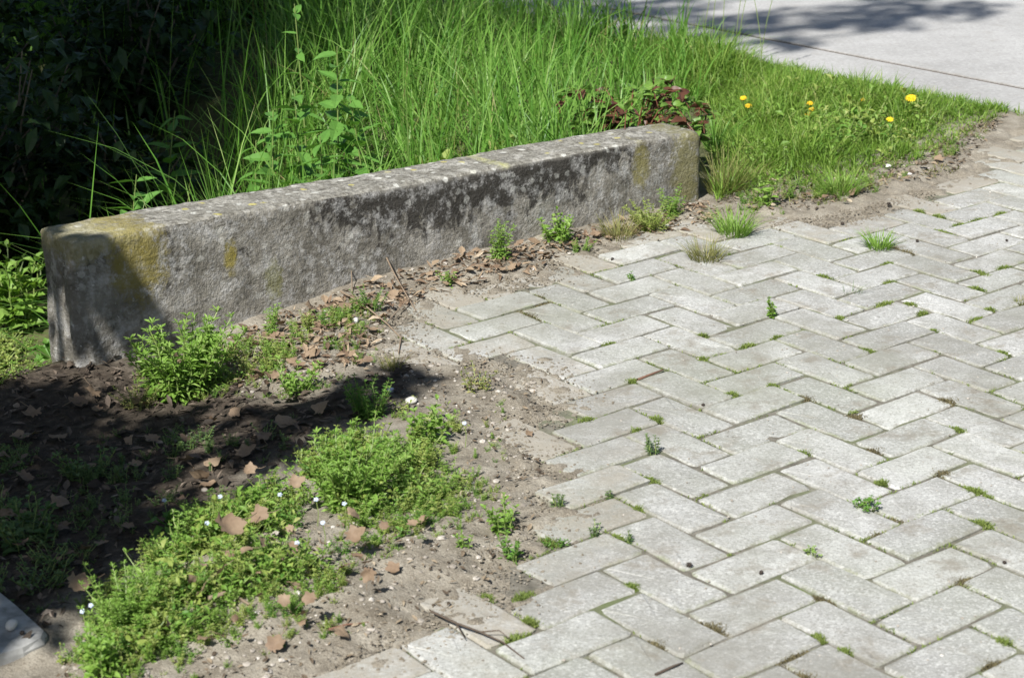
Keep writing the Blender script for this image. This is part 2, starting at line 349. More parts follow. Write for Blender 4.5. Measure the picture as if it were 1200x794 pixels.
WP0, WP1, WQ, WTH = 1.722, 3.612, -3.7735, 0.172                       # the wall along the lattice axis
def m_wall():
    mt, n, b = nmat('wall_concrete'); g = geo(n)
    tc = nd(n, 'ShaderNodeTexCoord'); ob = tc.outputs['Object']          # object space: x along, y through, z up
    sx = nd(n, 'ShaderNodeSeparateXYZ'); n.links.new(ob, sx.inputs[0]); X, Y, Z = sx.outputs
    nrm = nd(n, 'ShaderNodeSeparateXYZ'); n.links.new(g.outputs['Normal'], nrm.inputs[0])
    c = ramp(n, noise_n(n, 9, 6, .65, ob), [(.32, (.09, .084, .068)), (.5, (.18, .168, .142)), (.68, (.295, .28, .245))])
    agg = nd(n, 'ShaderNodeTexVoronoi'); agg.inputs['Scale'].default_value = 130; n.links.new(ob, agg.inputs['Vector'])
    sp = nd(n, 'ShaderNodeSeparateColor'); n.links.new(agg.outputs['Color'], sp.inputs[0])
    c = mix(n, rng_map(n, sp.outputs[0], .76, .95, 0, .35), c, (.36, .355, .34))
    c = mix(n, rng_map(n, sp.outputs[1], .8, .97, 0, .35), c, (.10, .095, .085))
    # pale weathered top with lichen
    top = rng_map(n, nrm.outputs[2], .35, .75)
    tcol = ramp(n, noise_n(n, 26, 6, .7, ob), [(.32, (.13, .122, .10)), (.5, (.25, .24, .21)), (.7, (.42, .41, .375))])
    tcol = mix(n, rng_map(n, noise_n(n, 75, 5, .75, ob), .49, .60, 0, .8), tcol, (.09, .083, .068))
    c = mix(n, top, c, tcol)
    lich = noise_n(n, 60, 3, .6, ob); c = mix(n, rng_map(n, lich, .66, .71, 0, .75), c, (.55, .54, .50))
    # black crust running down from the upper edge
    mp = nd(n, 'ShaderNodeMapping'); mp.inputs['Scale'].default_value = (20, 20, 13); n.links.new(ob, mp.inputs[0])
    stk = noise_n(n, 1, 7, .72, mp.outputs[0], .8)
    hz_ = rng_map(n, Z, .05, .21); xm = mth(n, 'MULTIPLY', rng_map(n, X, .55, .85), rng_map(n, X, 1.78, 1.35))
    lim = mth(n, 'MULTIPLY', hz_, mth(n, 'ADD', mth(n, 'MULTIPLY', xm, .36), .06))
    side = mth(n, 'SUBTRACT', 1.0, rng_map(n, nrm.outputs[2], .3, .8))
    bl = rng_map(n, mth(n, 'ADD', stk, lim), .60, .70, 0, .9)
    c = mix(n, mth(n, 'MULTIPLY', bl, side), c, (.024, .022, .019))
    bl2 = rng_map(n, noise_n(n, 38, 6, .72, ob), .56, .68, 0, .75)
    c = mix(n, bl2, c, (.06, .056, .05))
    pale = rng_map(n, noise_n(n, 17, 8, .8, ob), .50, .62, 0, .7); c = mix(n, mth(n, 'MULTIPLY', pale, side), c, (.40, .395, .38))
    # yellow-green algae by the left corner and the right end
    def blob(x0, z0, rx, rz, amt, col, c):
        dx = mth(n, 'DIVIDE', mth(n, 'SUBTRACT', X, x0), rx); dz = mth(n, 'DIVIDE', mth(n, 'SUBTRACT', Z, z0), rz)
        r2 = mth(n, 'ADD', mth(n, 'MULTIPLY', dx, dx), mth(n, 'MULTIPLY', dz, dz))
        mk = rng_map(n, mth(n, 'ADD', r2, mth(n, 'MULTIPLY', mth(n, 'SUBTRACT', noise_n(n, 34, 7, .8, ob), .5), 4.2)), 1.0, .2, 0, amt)
        return mix(n, mk, c, col)
    vo = nd(n, 'ShaderNodeTexVoronoi'); vo.inputs['Scale'].default_value = 34; dv_ = nd(n, 'ShaderNodeVectorMath', operation='ADD')
    nz_ = nd(n, 'ShaderNodeTexNoise'); nz_.inputs['Scale'].default_value = 45; n.links.new(ob, nz_.inputs['Vector'])
    sc_ = nd(n, 'ShaderNodeVectorMath', operation='SCALE'); sc_.inputs['Scale'].default_value = .02; n.links.new(nz_.outputs['Color'], sc_.inputs[0])
    n.links.new(ob, dv_.inputs[0]); n.links.new(sc_.outputs[0], dv_.inputs[1]); n.links.new(dv_.outputs[0], vo.inputs['Vector'])
    vs = nd(n, 'ShaderNodeSeparateColor'); n.links.new(vo.outputs['Color'], vs.inputs[0])
    disc = mth(n, 'MULTIPLY', rng_map(n, vo.outputs['Distance'], .36, .26), rng_map(n, vs.outputs[0], .72, .76))
    disc = mth(n, 'MULTIPLY', disc, mth(n, 'ADD', mth(n, 'MULTIPLY', top, .55), .3))
    c = mix(n, disc, c, mix(n, rng_map(n, vs.outputs[1], .75, .8), (.50, .50, .46), (.40, .36, .12)))
    c = blob(.155, .19, .08, .13, .7, (.20, .165, .028), c)
    c = blob(.39, .14, .02, .05, .8, (.22, .18, .03), c)
    c = blob(.50, .06, .03, .06, .5, (.16, .16, .04), c)
    c = blob(1.83, .10, .07, .16, .75, (.15, .14, .05), c)
    c = blob(1.66, .14, .035, .07, .7, (.19, .17, .05), c)
    c = blob(.03, .25, .14, .06, .5, (.30, .27, .12), c)
    c = blob(1.2, .24, .03, .03, .6, (.42, .42, .16), c)
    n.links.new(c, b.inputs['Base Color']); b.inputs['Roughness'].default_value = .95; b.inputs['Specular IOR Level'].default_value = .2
    hb = mth(n, 'ADD', noise_n(n, 130, 4, .7, ob), mth(n, 'MULTIPLY', noise_n(n, 30, 4, .6, ob), 1.5)); bump(n, b, hb, .85, .007); return mt
M['wall'] = m_wall()

# ------------------------------------------------------------------ terrain
PAVE = np.vstack([gpoly([(1330, 150), (1200, 163), (1175, 178), (1120, 215), (1080, 230), (1045, 240), (985, 258), (945, 262), (905, 262), (850, 264), (775, 268), (735, 277), (688, 292), (650, 312), (612, 330), (560, 338), (508, 348), (478, 366), (452, 392), (462, 415), (560, 420), (622, 436), (650, 465), (636, 485), (608, 505), (625, 535), (648, 575), (636, 618), (600, 655), (578, 688), (528, 718), (478, 752), (372, 796), (250, 850)]),
                  [(-0.75, 1.6), (-0.9, 0.9), (4.2, 0.6), (4.2, 4.4)]])
ROAD_A = np.array([1.649, 6.216]); ROAD_D = np.array([-0.618, 0.786]); ROAD_N = np.array([0.786, 0.618])
def road_d(x, y): return (x-ROAD_A[0])*ROAD_N[0]+(y-ROAD_A[1])*ROAD_N[1]      # >0 on the road
def hz(x, y):
    x = np.asarray(x, float); y = np.asarray(y, float)
    p = x*P_[0]+y*P_[1]; q = x*Q_[0]+y*Q_[1]
    d = sdist(PAVE, x, y) + 0.028*fbm(x, y, 18, 4, 5) + 0.03*fbm(x, y, 5, 2, 9)
    soil = 0.009 + 0.016*fbm(x, y, 9, 5, 2) + 0.02*sstep(0.05, 0.4, -d)*fbm(x, y, 3, 3, 21)
    soil = soil - 0.06*sstep(-0.35, -0.95, x)*sstep(5.2, 4.4, y) - 0.04*sstep(-0.9, -1.6, x)
    soil = soil + 0.02*sstep(0.1, 0.3, -d)*sstep(3.3, 2.8, y)
    behind = sstep(WQ-WTH+.02, WQ-WTH-0.3, q)*sstep(3.5, 2.4, p)
    soil = soil - 0.33*behind - 0.10*sstep(WQ-.1, WQ-WTH-0.1, q)*sstep(3.6, 2.8, p)*(1-behind)
    soil = np.where(road_d(x, y) > -0.45, soil*(1-sstep(-0.45, -0.05, road_d(x, y)))+0.012*sstep(-0.45, -0.05, road_d(x, y)), soil)
    rag = 0.010*fbm(x, y, 48, 3, 61)+0.007*fbm(x, y, 15, 3, 62)
    flush = -0.0022 + rag*1.3 - 0.05*np.maximum(d, 0)
    a_ = sstep(-0.02, -0.11, d); z = soil*a_ + flush*(1-a_)
    z = z*(1-sstep(0.08, 0.16, d)) + (-0.035)*sstep(0.08, 0.16, d)
    rd = road_d(x, y); z = z*(1-sstep(-0.03, 0.05, rd)) + (-0.08)*sstep(-0.03, 0.05, rd)
    far = np.hypot(x, y-5); return np.where(far > 12, z*np.clip(1-(far-12)/6, 0, 1)-0.1*np.clip((far-12)/6, 0, 1), z)
def axis(fine_lo, fine_hi, st, far):
    a = list(np.arange(fine_lo, fine_hi, st)); s = st
    while a[-1] < far: s *= 1.25; a.append(a[-1]+s)
    b = []; v = fine_lo; s = st
    while v > -far: s *= 1.25; v -= s; b.append(v)
    return np.array(b[::-1]+a)
def grid_mesh(name, xs, ys, zf, mat):
    Xg, Yg = np.meshgrid(xs, ys); Zg = zf(Xg, Yg); g = G(); nx = len(xs); ny = len(ys)
    i = np.arange(nx-1)[None]+np.arange(ny-1)[:, None]*nx; i = i.ravel()
    g.add(np.stack([Xg, Yg, Zg], -1).reshape(-1, 3), np.stack([i, i+1, i+nx+1, i+nx], 1))
    return g.mesh(name, mat, True), Xg.ravel(), Yg.ravel()
HUMUS_SHADE = gpoly([(-250, 300), (40, 330), (170, 400), (330, 455), (480, 432), (500, 455), (430, 500), (300, 560), (140, 650), (60, 735), (-60, 790), (-300, 790)])  # follows the cast tree shadow; soil colour is darkened inside it
xs = axis(-1.5, 1.9, 0.0105, 400); ys = axis(2.35, 6.6, 0.0112, 400)
me, Xf, Yf = grid_mesh('ground', xs, ys, hz, M['soil'])
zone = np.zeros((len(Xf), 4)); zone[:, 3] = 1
zone[:, 0] = np.clip(sstep(-0.06, 0.10, sdist(HUMUS_SHADE, Xf, Yf)+0.08*fbm(Xf, Yf, 8, 3, 4)) + sstep(-.25, -.5, (Xf*Q_[0]+Yf*Q_[1])-WQ)*sstep(-0.4, -1.0, Xf), 0, 1)
lawnz = sstep(0.05, 0.45, -sdist(PAVE, Xf, Yf)+.1*fbm(Xf, Yf, 6, 3, 8))*sstep(WQ-.05, WQ-.2, Xf*Q_[0]+Yf*Q_[1])
zone[:, 1] = np.clip(np.maximum(lawnz*.85, sstep(10, 14, np.hypot(Xf, Yf))), 0, 1)
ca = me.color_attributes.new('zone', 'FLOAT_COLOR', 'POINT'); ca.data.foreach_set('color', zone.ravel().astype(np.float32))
ground = tag(link('ground', me), kind='structure')

# road: edge strip and two cast bays with an open joint between ---------
def box_poly(pts, z0, z1, bev=0.006):
    pts = np.array(pts, float); n = len(pts); inn = []
    for i in range(n):
        e1 = unit(pts[i-1]-pts[i]); e2 = unit(pts[(i+1) % n]-pts[i]); inn.append(pts[i]+(e1+e2)*bev)
    inn = np.array(inn)
    v = np.vstack([np.c_[pts, np.full(n, z0)], np.c_[pts, np.full(n, z1-bev)], np.c_[inn, np.full(n, z1)]])
    q = [(k*n+i, k*n+(i+1) % n, (k+1)*n+(i+1) % n, (k+1)*n+i) for k in range(2) for i in range(n)]
    g = G(); g.add(v, np.array(q)); g.f.append(np.array([[2*n+i for i in range(n)]])); g.mi.append(np.zeros(1)); return g
def rp(s, d): return ROAD_A+ROAD_D*s+ROAD_N*d
road = G().add(np.array([[*rp(-60, 0.01), -.006], [*rp(-60, 8.99), -.006], [*rp(90, 8.99), -.006], [*rp(90, 0.01), -.006]]), np.array([[0, 1, 2, 3]])).build('road', M['darktwig'])
tag(road, kind='structure')
for a, bb in ((-60, -14), (-13.99, 90)):
    box_poly([rp(a, 0.0), rp(a, .318), rp(bb, .318), rp(bb, 0.0)], -.11, 0.0, .0008).build('edge_strip', M['road'], road)
    box_poly([rp(a, .352), rp(a, 4.5), rp(bb, 4.5), rp(bb, .352)], -.11, 0.0, .0008).build('slab', M['road'], road)
    box_poly([rp(a, 4.515), rp(a, 9), rp(bb, 9), rp(bb, 4.515)], -.11, 0.0, .0008).build('slab', M['road'], road)

# pavement: joint sand sheet + pavers in herringbone --------------------
def jz(x, y): return -0.0046 + 0.0042*fbm(x, y, 14, 4, 3)
big = np.array([(-1.0, 0.6), (4.2, 0.6), (4.2, 6.4), (1.2, 6.0), (0.9, 5.35), (-0.1, 4.85), (-0.6, 4.3)])
pxs = np.arange(-1.0, 4.2, 0.03); pys = np.arange(0.6, 6.2, 0.03)
Xg, Yg = np.meshgrid(pxs, pys); keep = sdist(PAVE, Xg, Yg) > -0.0
g = G(); nx = len(pxs); idx = np.arange(Xg.size).reshape(Xg.shape)
kk = keep[:-1, :-1] & keep[1:, :-1] & keep[:-1, 1:] & keep[1:, 1:]
qs = np.stack([idx[:-1, :-1], idx[:-1, 1:], idx[1:, 1:], idx[1:, :-1]], -1)[kk]
us, inv = np.unique(qs.ravel(), return_inverse=True)
V = np.stack([Xg, Yg, jz(Xg, Yg)], -1).reshape(-1, 3)[us]
pavement = tag(G().add(V, inv.reshape(-1, 4)).build('pavement', M['joint'], None, True), kind='structure')
def paver_mesh(rng, w, l):
    """worn concrete paver: irregular rounded outline, 10 points round, ~48 triangles"""
    a, b = l/2, w/2; ch = 0.0065
    o = np.array([(-a, -b+ch), (-a+ch, -b), (0, -b), (a-ch, -b), (a, -b+ch), (a, b-ch), (a-ch, b), (0, b), (-a+ch, b), (-a, b-ch)])
    o = o + rng.normal(0, 0.0017, o.shape); inn = o*(1-np.array([0.0052/a, 0.0052/b])) + rng.normal(0, 0.0012, o.shape)
    zt = rng.normal(0, 0.0006, 10)
    v = np.vstack([np.c_[o, np.full(10, -0.055)], np.c_[o, np.full(10, -0.0034)+rng.normal(0, .0008, 10)], np.c_[inn, zt], [[0, 0, 0.0006]]])
    q = np.array([(k*10+i, k*10+(i+1) % 10, (k+1)*10+(i+1) % 10, (k+1)*10+i) for k in range(2) for i in range(10)])
    t = np.array([(20+i, 20+(i+1) % 10, 30) for i in range(10)])
    return G().add(v, [q, t])
VAR = [paver_mesh(RNG, 0.0988+RNG.normal(0, .0008), 0.2028+RNG.normal(0, .001)) for _ in range(14)]
VARM = [v.mesh('paver', M['paver'], False) for v in VAR]
cand = []
for p in range(-40, 60):
    for q in range(-60, 60):
        s = (p+q) % 4
        if s not in (0, 2): continue
        c = np.array([p+1, q+.5]) if s == 0 else np.array([p+.5, q+1])
        xy = LT+LU*(c[0]*P_+c[1]*Q_)
        if not (-1 < xy[0] < 4.1 and 0.7 < xy[1] < 6.3): continue
        rz = TH if s == 0 else TH-math.pi/2
        cand.append((p, q, xy[0], xy[1], rz))
cx = np.array([c[2] for c in cand]); cy = np.array([c[3] for c in cand]); sd = sdist(PAVE, cx, cy)
rel = np.stack([cx, cy, np.zeros(len(cx))-CAM_H], 1); dz = rel@FWD
ux = 600+F_PX*(rel@RGT)/dz; uy = 397-F_PX*(rel@UPV)/dz
vis = (dz > .5) & (ux > -70) & (ux < 1270) & (uy > 100) & (uy < 850)
order = sorted([i for i in range(len(cand)) if sd[i] > -0.018], key=lambda i: (not vis[i], dz[i]))
rest = G(); npav = 0
for i in order:
    p, q, x, y, rz = cand[i]; rr = random.Random(p*1009+q)
    zz = rr.gauss(0, 0.0011)
    rx, ry = rr.gauss(0, .005), rr.gauss(0, .004); rzz = rz+rr.gauss(0, .007); k = rr.randrange(14)
    if rr.random() < .06: zz += .0025
    x += rr.gauss(0, .0011); y += rr.gauss(0, .0011)
    if vis[i] and npav < 300:
        o = link('paver', VARM[k], pavement, (x, y, zz)); o.rotation_euler = (rx, ry, rzz); npav += 1; dd = 1-min(1, max(0, (sd[i]-.02)/.15)); o.color = (1-dd, 1, 1, 1)
    else: rest.merge(VAR[k], (x, y, zz), rzz)
if rest.n: tag(rest.build('paver_field', M['paver'], pavement), kind='stuff')
print('pavers', npav, len(order)-npav)

# ------------------------------------------------------------------ the concrete wall
def make_wall():
    L = WP1-WP0; H0, H1 = .25, .20; D = WTH; zb = -0.30
    nx, ny, nz = 210, 20, 56; g = G(); P = []
    def face(us, vs, fn):
        U, Vv = np.meshgrid(us, vs); n0 = len(us); pts = fn(U.ravel(), Vv.ravel()); i = (np.arange(n0-1)[None]+np.arange(len(vs)-1)[:, None]*n0).ravel()
        g.add(pts, np.stack([i, i+1, i+n0+1, i+n0], 1))
    u = np.linspace(0, 1, nx); v = np.linspace(0, 1, ny); w_ = np.linspace(0, 1, nz)
    face(u, w_, lambda a, b: np.stack([a*L, 0*a, b], 1)); face(u[::-1], w_, lambda a, b: np.stack([a*L, 0*a+D, b], 1))
    face(v[::-1], w_, lambda a, b: np.stack([0*a, a*D, b], 1)); face(v, w_, lambda a, b: np.stack([0*a+L, a*D, b], 1))
    face(u, v, lambda a, b: np.stack([a*L, b*D, 0*a+1], 1))
    V = np.concatenate(g.v)
    top = H0+(H1-H0)*V[:, 0]/L + 0.0015*np.sin(V[:, 0]*5.1)
    V[:, 2] = zb+(top-zb)*V[:, 2]
    # rounded, chipped edges
    ch = 0.5+fbm(V[:, 0], V[:, 2]*.3, 16, 4, 77)
    r = 0.009+0.011*np.clip(ch, 0, 1)+0.010*np.exp(-((V[:, 0]-1.06)/.25)**2)
    r = np.where(V[:, 0] < .12, r+.003, r); r = np.where(V[:, 0] > L-.1, r+.009, r)
    topv = top
    lo = np.stack([r, r, np.full_like(r, -9)], 1); hi = np.stack([L-r, D-r*1.3, topv-r], 1)
    inn = np.clip(V, lo, hi); df = V-inn; ln = np.linalg.norm(df, axis=1)
    nr = np.where(ln[:, None] > 1e-6, df/np.maximum(ln, 1e-9)[:, None], [[0, 0, 1]])
    V = inn+nr*np.minimum(ln, r)[:, None]
    for i in range(len(V)):
        c = V[i]; k = mnoise.fractal(Vector((c[0]*9, c[1]*9, c[2]*9)), 1.0, 2.0, 4)
        k2 = mnoise.fractal(Vector((c[0]*40+5, c[1]*40, c[2]*40)), .8, 2.0, 3)
        V[i] = c+nr[i]*(0.0017*k+0.0012*k2)
    # eroded, fluted left end
    e_ = np.clip(1-V[:, 0]/.05, 0, 1)*np.clip((.22-V[:, 2])/.06, 0, 1)
    fl = fbm(V[:, 1]+V[:, 2]*.10, V[:, 2]*.12, 42, 3, 91)
    V[:, 0] += e_*(.003+.026*fl)
    g.v = [V]; 
    return g
g = make_wall()
worig = LT*0 + P_*WP0 + Q_*WQ
wo = g.build('concrete_wall', M['wall'], None, True)
wo.location = (worig[0], worig[1], 0); wo.rotation_euler[2] = TH
tag(wo, 'low weathered grey concrete wall with rounded top and black stains', 'wall')
def on_ground(x, y, dz=0.0):
    a = gp(x, y)
    for _ in range(4): a = gp(x, y, float(hz(a[0], a[1])) if float(sdist(PAVE, a[0], a[1])) < 0.0 else 0.0)
    return np.array([a[0], a[1], a[2]+dz])
PQ = lambda p, q: P_*p+Q_*q

# ------------------------------------------------------------------ plant generators
def tuft(rng, n, h, spread, wd, lean=.35, bend=.35):
    a = rng.uniform(0, 2*np.pi, n); r = spread*np.sqrt(rng.uniform(0, 1, n))
    b = np.stack([r*np.cos(a), r*np.sin(a), np.full(n, -.004)], 1)
    return G().add(*blades(b, h*rng.uniform(.45, 1.05, n), wd*rng.uniform(.7, 1.2, n), a+rng.normal(0, .5, n), lean*rng.uniform(.1, 1.3, n)+r/max(spread, 1e-4)*.2, bend*rng.uniform(0, 1.4, n), 4, rng))
def herb(rng, nst, h, spread, ll, lw, node=0.018, whorl=4, up=.35, lean=.4):
    """leafy weed: stems with whorls of leaves; returns (stems, leaves)"""
    st, lf = G(), G(); B, D, LL, WW = [], [], [], []
    for k in range(nst):
        a = rng.uniform(0, 2*np.pi); r = spread*math.sqrt(rng.uniform(0, 1)); hh = h*rng.uniform(.55, 1.05); le = lean*rng.uniform(.1, 1)
        t = np.linspace(0, 1, 5); path = np.stack([r*.5*math.cos(a)+hh*le*t**1.4*math.cos(a), r*.5*math.sin(a)+hh*le*t**1.4*math.sin(a), hh*t-0.004], 1)
        path[:, :2] += rng.normal(0, hh*.03, (5, 2)); st.add(*tube(path, np.linspace(.0011, .0006, 5)*max(1, h/.08), 3))
        nn = max(3, int(hh/node))
        for j in range(nn):
            s = (j+.6)/nn; pt = np.array([np.interp(s, t, path[:, i]) for i in range(3)]); a0 = rng.uniform(0, 6.28)
            for m_ in range(whorl):
                aa = a0+m_*2*np.pi/whorl+rng.normal(0, .2); el = up+.5*s+rng.normal(0, .2)
                B.append(pt); D.append((math.cos(aa)*math.cos(el), math.sin(aa)*math.cos(el), math.sin(el)))
                sc = (1.1-.45*s)*rng.uniform(.75, 1.15); LL.append(ll*sc); WW.append(lw*sc)
    lf.add(*leaves(np.array(B), np.array(D), np.array(LL), np.array(WW), .18, .2, rng)); return st, lf
def rosette(rng, n, ll, lw, up=.45, curve=.3):
    a = np.arange(n)*2.4+rng.normal(0, .2, n); el = up+rng.normal(0, .25, n)
    D = np.stack([np.cos(a)*np.cos(el), np.sin(a)*np.cos(el), np.sin(el)], 1)
    return G().add(*leaves(np.zeros((n, 3))+D*.004, D, ll*rng.uniform(.6, 1.1, n), lw*rng.uniform(.7, 1.1, n), curve, .18, rng, .6))
def clover(rng, n, spread, h, r):
    st, lf = G(), G(); B, D = [], []
    for k in range(n):
        a = rng.uniform(0, 6.28); d = spread*math.sqrt(rng.uniform(0, 1)); hh = h*rng.uniform(.4, 1)
        top = np.array([d*math.cos(a), d*math.sin(a), hh]); st.add(*tube(np.array([top*[.5, .5, 0]-[0, 0, .003], top*[.8, .8, .6], top]), .0007, 3))
        a0 = rng.uniform(0, 6.28)
        for j in range(3): B.append(top); D.append((math.cos(a0+j*2.09), math.sin(a0+j*2.09), .25))
    lf.add(*leaves(np.array(B), np.array(D), r*rng.uniform(.7, 1.1, len(B)), r*.85, .05, .12, rng, .62)); return st, lf
def broad_leaf(L, W, teeth=7, droop=.25, depth=.12, seed=0):
    """one serrate ovate leaf lying along +x, folded on the midrib"""
    rr = np.random.default_rng(seed); n = teeth*2+1; t = np.linspace(0, 1, n)
    w0 = W/2*np.sin(np.pi*t**.75)**.9*(1-.25*t); w0 = w0*(1-depth*(np.arange(n) % 2)); w0[0] = .0006; w0[-1] = 0
    z = -droop*L*t**2+.02*L*np.sin(t*7+seed)
    mid = np.stack([L*t, 0*t, z], 1); l = np.stack([L*t+.02*L, w0, z+w0*.28], 1); r = np.stack([L*t+.02*L, -w0, z+w0*.28], 1)
    q = [];
    for i in range(n-1): q += [(i, i+1, n+i+1, n+i), (i, 2*n+i, 2*n+i+1, i+1)]
    return G().add(np.vstack([mid, l, r]), np.array(q))
def weed(name, xy, label, cat, gs, group=None, rz=0.0, z=None):
    """a plant thing: gs = [(part name, geometry, material)]; one-part plants are one mesh"""
    loc = (xy[0], xy[1], xy[2])
    if len(gs) == 1:
        o = gs[0][1].build(name, gs[0][2], None, False, loc); o.rotation_euler[2] = rz; return tag(o, label, cat, group)
    t = thing(name, loc, label, cat, group, rz)
    for pn, g_, m_ in gs: g_.build(pn, m_, t)
    return t

HERBS = [herb(RNG, 5, .05, .025, .0125, .0030, .0075, 6, .2, .6) for _ in range(6)]
HERBS2 = [herb(RNG, 5, .034, .035, .0095, .0052, .009, 3, .3, 1.0) for _ in range(6)]
HERBS3 = [herb(RNG, 3, .05, .03, .024, .0095, .015, 2, .25, .9) for _ in range(4)]
def cover(poly, n, name, label, mat, dens, smin=.6, smax=1.5, kinds=None):
    g = G(); pts = scatter(poly, n*3); kp = fbm(pts[:, 0], pts[:, 1], 9, 3, 41)+RNG.uniform(-.25, .25, len(pts)) > dens; pts = pts[kp][:n]
    e = sstep(0, .12, sdist(poly, pts[:, 0], pts[:, 1])); z = hz(pts[:, 0], pts[:, 1])
    for (x, y), zz, ee in zip(pts, z, e):
        hs = (kinds or (HERBS+HERBS2)); s, l = hs[RNG.integers(len(hs))]; sc = RNG.uniform(smin, smax)*(.45+.55*ee); a = RNG.uniform(0, 6.28)
        g.merge(s, (x, y, zz), a, sc, 1); u = RNG.random(); g.merge(l, (x, y, zz), a, sc, 2 if u < .36 else (3 if u < .50 else 0))
    return tag(g.build(name, [mat, M['stem'], mat if mat is M['dullherb'] else M['yellowherb'], mat if mat is M['dullherb'] else M['herb']]), label, 'weeds', kind='stuff')
# ------------------------------------------------------------------ tall grass behind the wall (uncountable)
def blade_field(poly, n, hfun, wfun, lean, bend, keep=None, rng=RNG, K=4):
    xy = scatter(poly, n, rng)
    # clump: pull towards random centres
    c = scatter(poly, max(8, n//22), rng); d = ((xy[:, None, :]-c[None, :, :])**2)
    j = np.argmin(d.sum(-1), 1) if n < 6000 else None
    if j is None:
        j = np.empty(n, int)
        for s in range(0, n, 2000): j[s:s+2000] = np.argmin(((xy[s:s+2000, None]-c[None])**2).sum(-1), 1)
    xy = xy+(c[j]-xy)*rng.uniform(.1, .75, (n, 1))
    if keep is not None: xy = xy[keep(xy)]
    n = len(xy); z = hz(xy[:, 0], xy[:, 1]); out = xy-c[j[:n]] if keep is None else rng.normal(0, 1, (n, 2))
    az = np.arctan2(out[:, 1], out[:, 0])+rng.normal(0, .8, n)
    return blades(np.c_[xy, z-.01], hfun(xy)*rng.uniform(.5, 1.1, n), wfun*rng.uniform(.6, 1.3, n), az, lean*rng.uniform(0, 1.6, n), bend*rng.gamma(1.5, .6, n), K, rng, None, True)
def not_wall(xy, m=0.0):
    p = xy@P_; q = xy@Q_
    return ~((p > WP0-.04-m) & (p < WP1+.03+m) & (q > WQ-WTH-.02-m) & (q < WQ+.03))
TALL = np.vstack([[PQ(1.6, WQ-WTH-.03), PQ(3.30, WQ-WTH-.03), PQ(3.62, WQ-WTH-.10)], [rp(1.0, -.30), rp(1.6, -.08), rp(7, -.05)], [(-2.9, 10.0), (-2.9, 5.6)]])
def tall_h(xy):
    p = xy@P_; e = -road_d(xy[:, 0], xy[:, 1])
    h = .60-.16*sstep(2.9, 3.7, p)*sstep(6.9, 6.0, xy[:, 1]) - .12*sstep(.6, .1, e) - .26*sstep(3.75, 4.45, p)
    return np.maximum(.14, h*(1+.5*fbm(xy[:, 0], xy[:, 1], 2.2, 3, 31)))
BRC = PQ(3.60, WQ-WTH-.14)
def keep_tall(xy):
    pr = 1-.93*sstep(-.70, -.95, xy[:, 0])*sstep(8.2, 7.2, xy[:, 1]); pr = pr*(1-.96*sstep(-.95, -1.12, xy[:, 0])*sstep(6.0, 5.6, xy[:, 1]))
    pr = pr*np.where(np.hypot(xy[:, 0]-BRC[0], xy[:, 1]-BRC[1]) < .20, .06, 1)
    return not_wall(xy) & (RNG.random(len(xy)) < pr)
g = G(); v, f = blade_field(TALL, 18000, tall_h, .0070, .20, .38, keep_tall, RNG, 5); g.add(v, f)
v, f = blade_field(TALL, 9000, lambda xy: tall_h(xy)*.6, .0078, .35, .75, keep_tall, RNG, 5); g.add(v, f)
gd = G(); v, f = blade_field(TALL, 1500, lambda xy: tall_h(xy)*.95, .0035, .35, .7, keep_tall, RNG, 5); gd.add(v, f)
tag(gd.build('dead_grass', M['drygrass']), 'straw coloured dead blades among the tall grass', 'grass', kind='stuff')
tag(g.build('tall_grass', M['grass']), 'tall lush green grass behind the concrete wall', 'grass', kind='stuff')
# strip along the back of the wall leaning over it
strip = np.array([PQ(1.95, WQ-WTH-.03), PQ(3.45, WQ-WTH-.03), PQ(3.45, WQ-WTH-.22), PQ(1.95, WQ-WTH-.22)])
g = G(); v, f = blade_field(strip, 4200, lambda xy: .30+.16*fbm(xy[:, 0], xy[:, 1], 4, 2, 5)+.10*sstep(2.8, 2.0, xy@P_), .005, .35, .6, None, RNG, 5); g.add(v, f)
tag(g.build('wall_grass', M['grass']), 'bright arching grass along the back of the wall', 'grass', kind='stuff')
for x, y, zt in ((822, -12, .60), (838, 6, .55), (805, -5, .58), (848, 22, .5), (868, 18, .47), (792, 8, .5), (760, -2, .55), (815, 18, .5)):
    rng = np.random.default_rng(int(x)); b = rp(1.05+rng.normal(0, .12)+(840-x)*.003, -.22+rng.normal(0, .04)); zb = float(hz(*b)); d = b/np.linalg.norm(b)
    u = np.linspace(0, 1, 7)[:, None]; dx = rng.normal(.05, .05); path = np.concatenate([u**2*dx, 0*u, u*zt*.8], 1)
    t = thing('grass_stalk', (b[0], b[1], zb-.01), 'thin seed stalk rising above the grass before the road', 'grass stalk', 'seed stalks by the road')
    G().add(*tube(path, .0013, 3)).build('stem', M['stem'], t)
    k = 22; w_ = rng.uniform(.75, 1, k); B = np.stack([np.interp(w_, u[:, 0], path[:, i]) for i in range(3)], 1)
    G().add(*leaves(B, rng.normal(0, .5, (k, 3))+[0, 0, 1], .016, .004, .1, .1, rng)).build('seed_head', M['drygrass'], t)
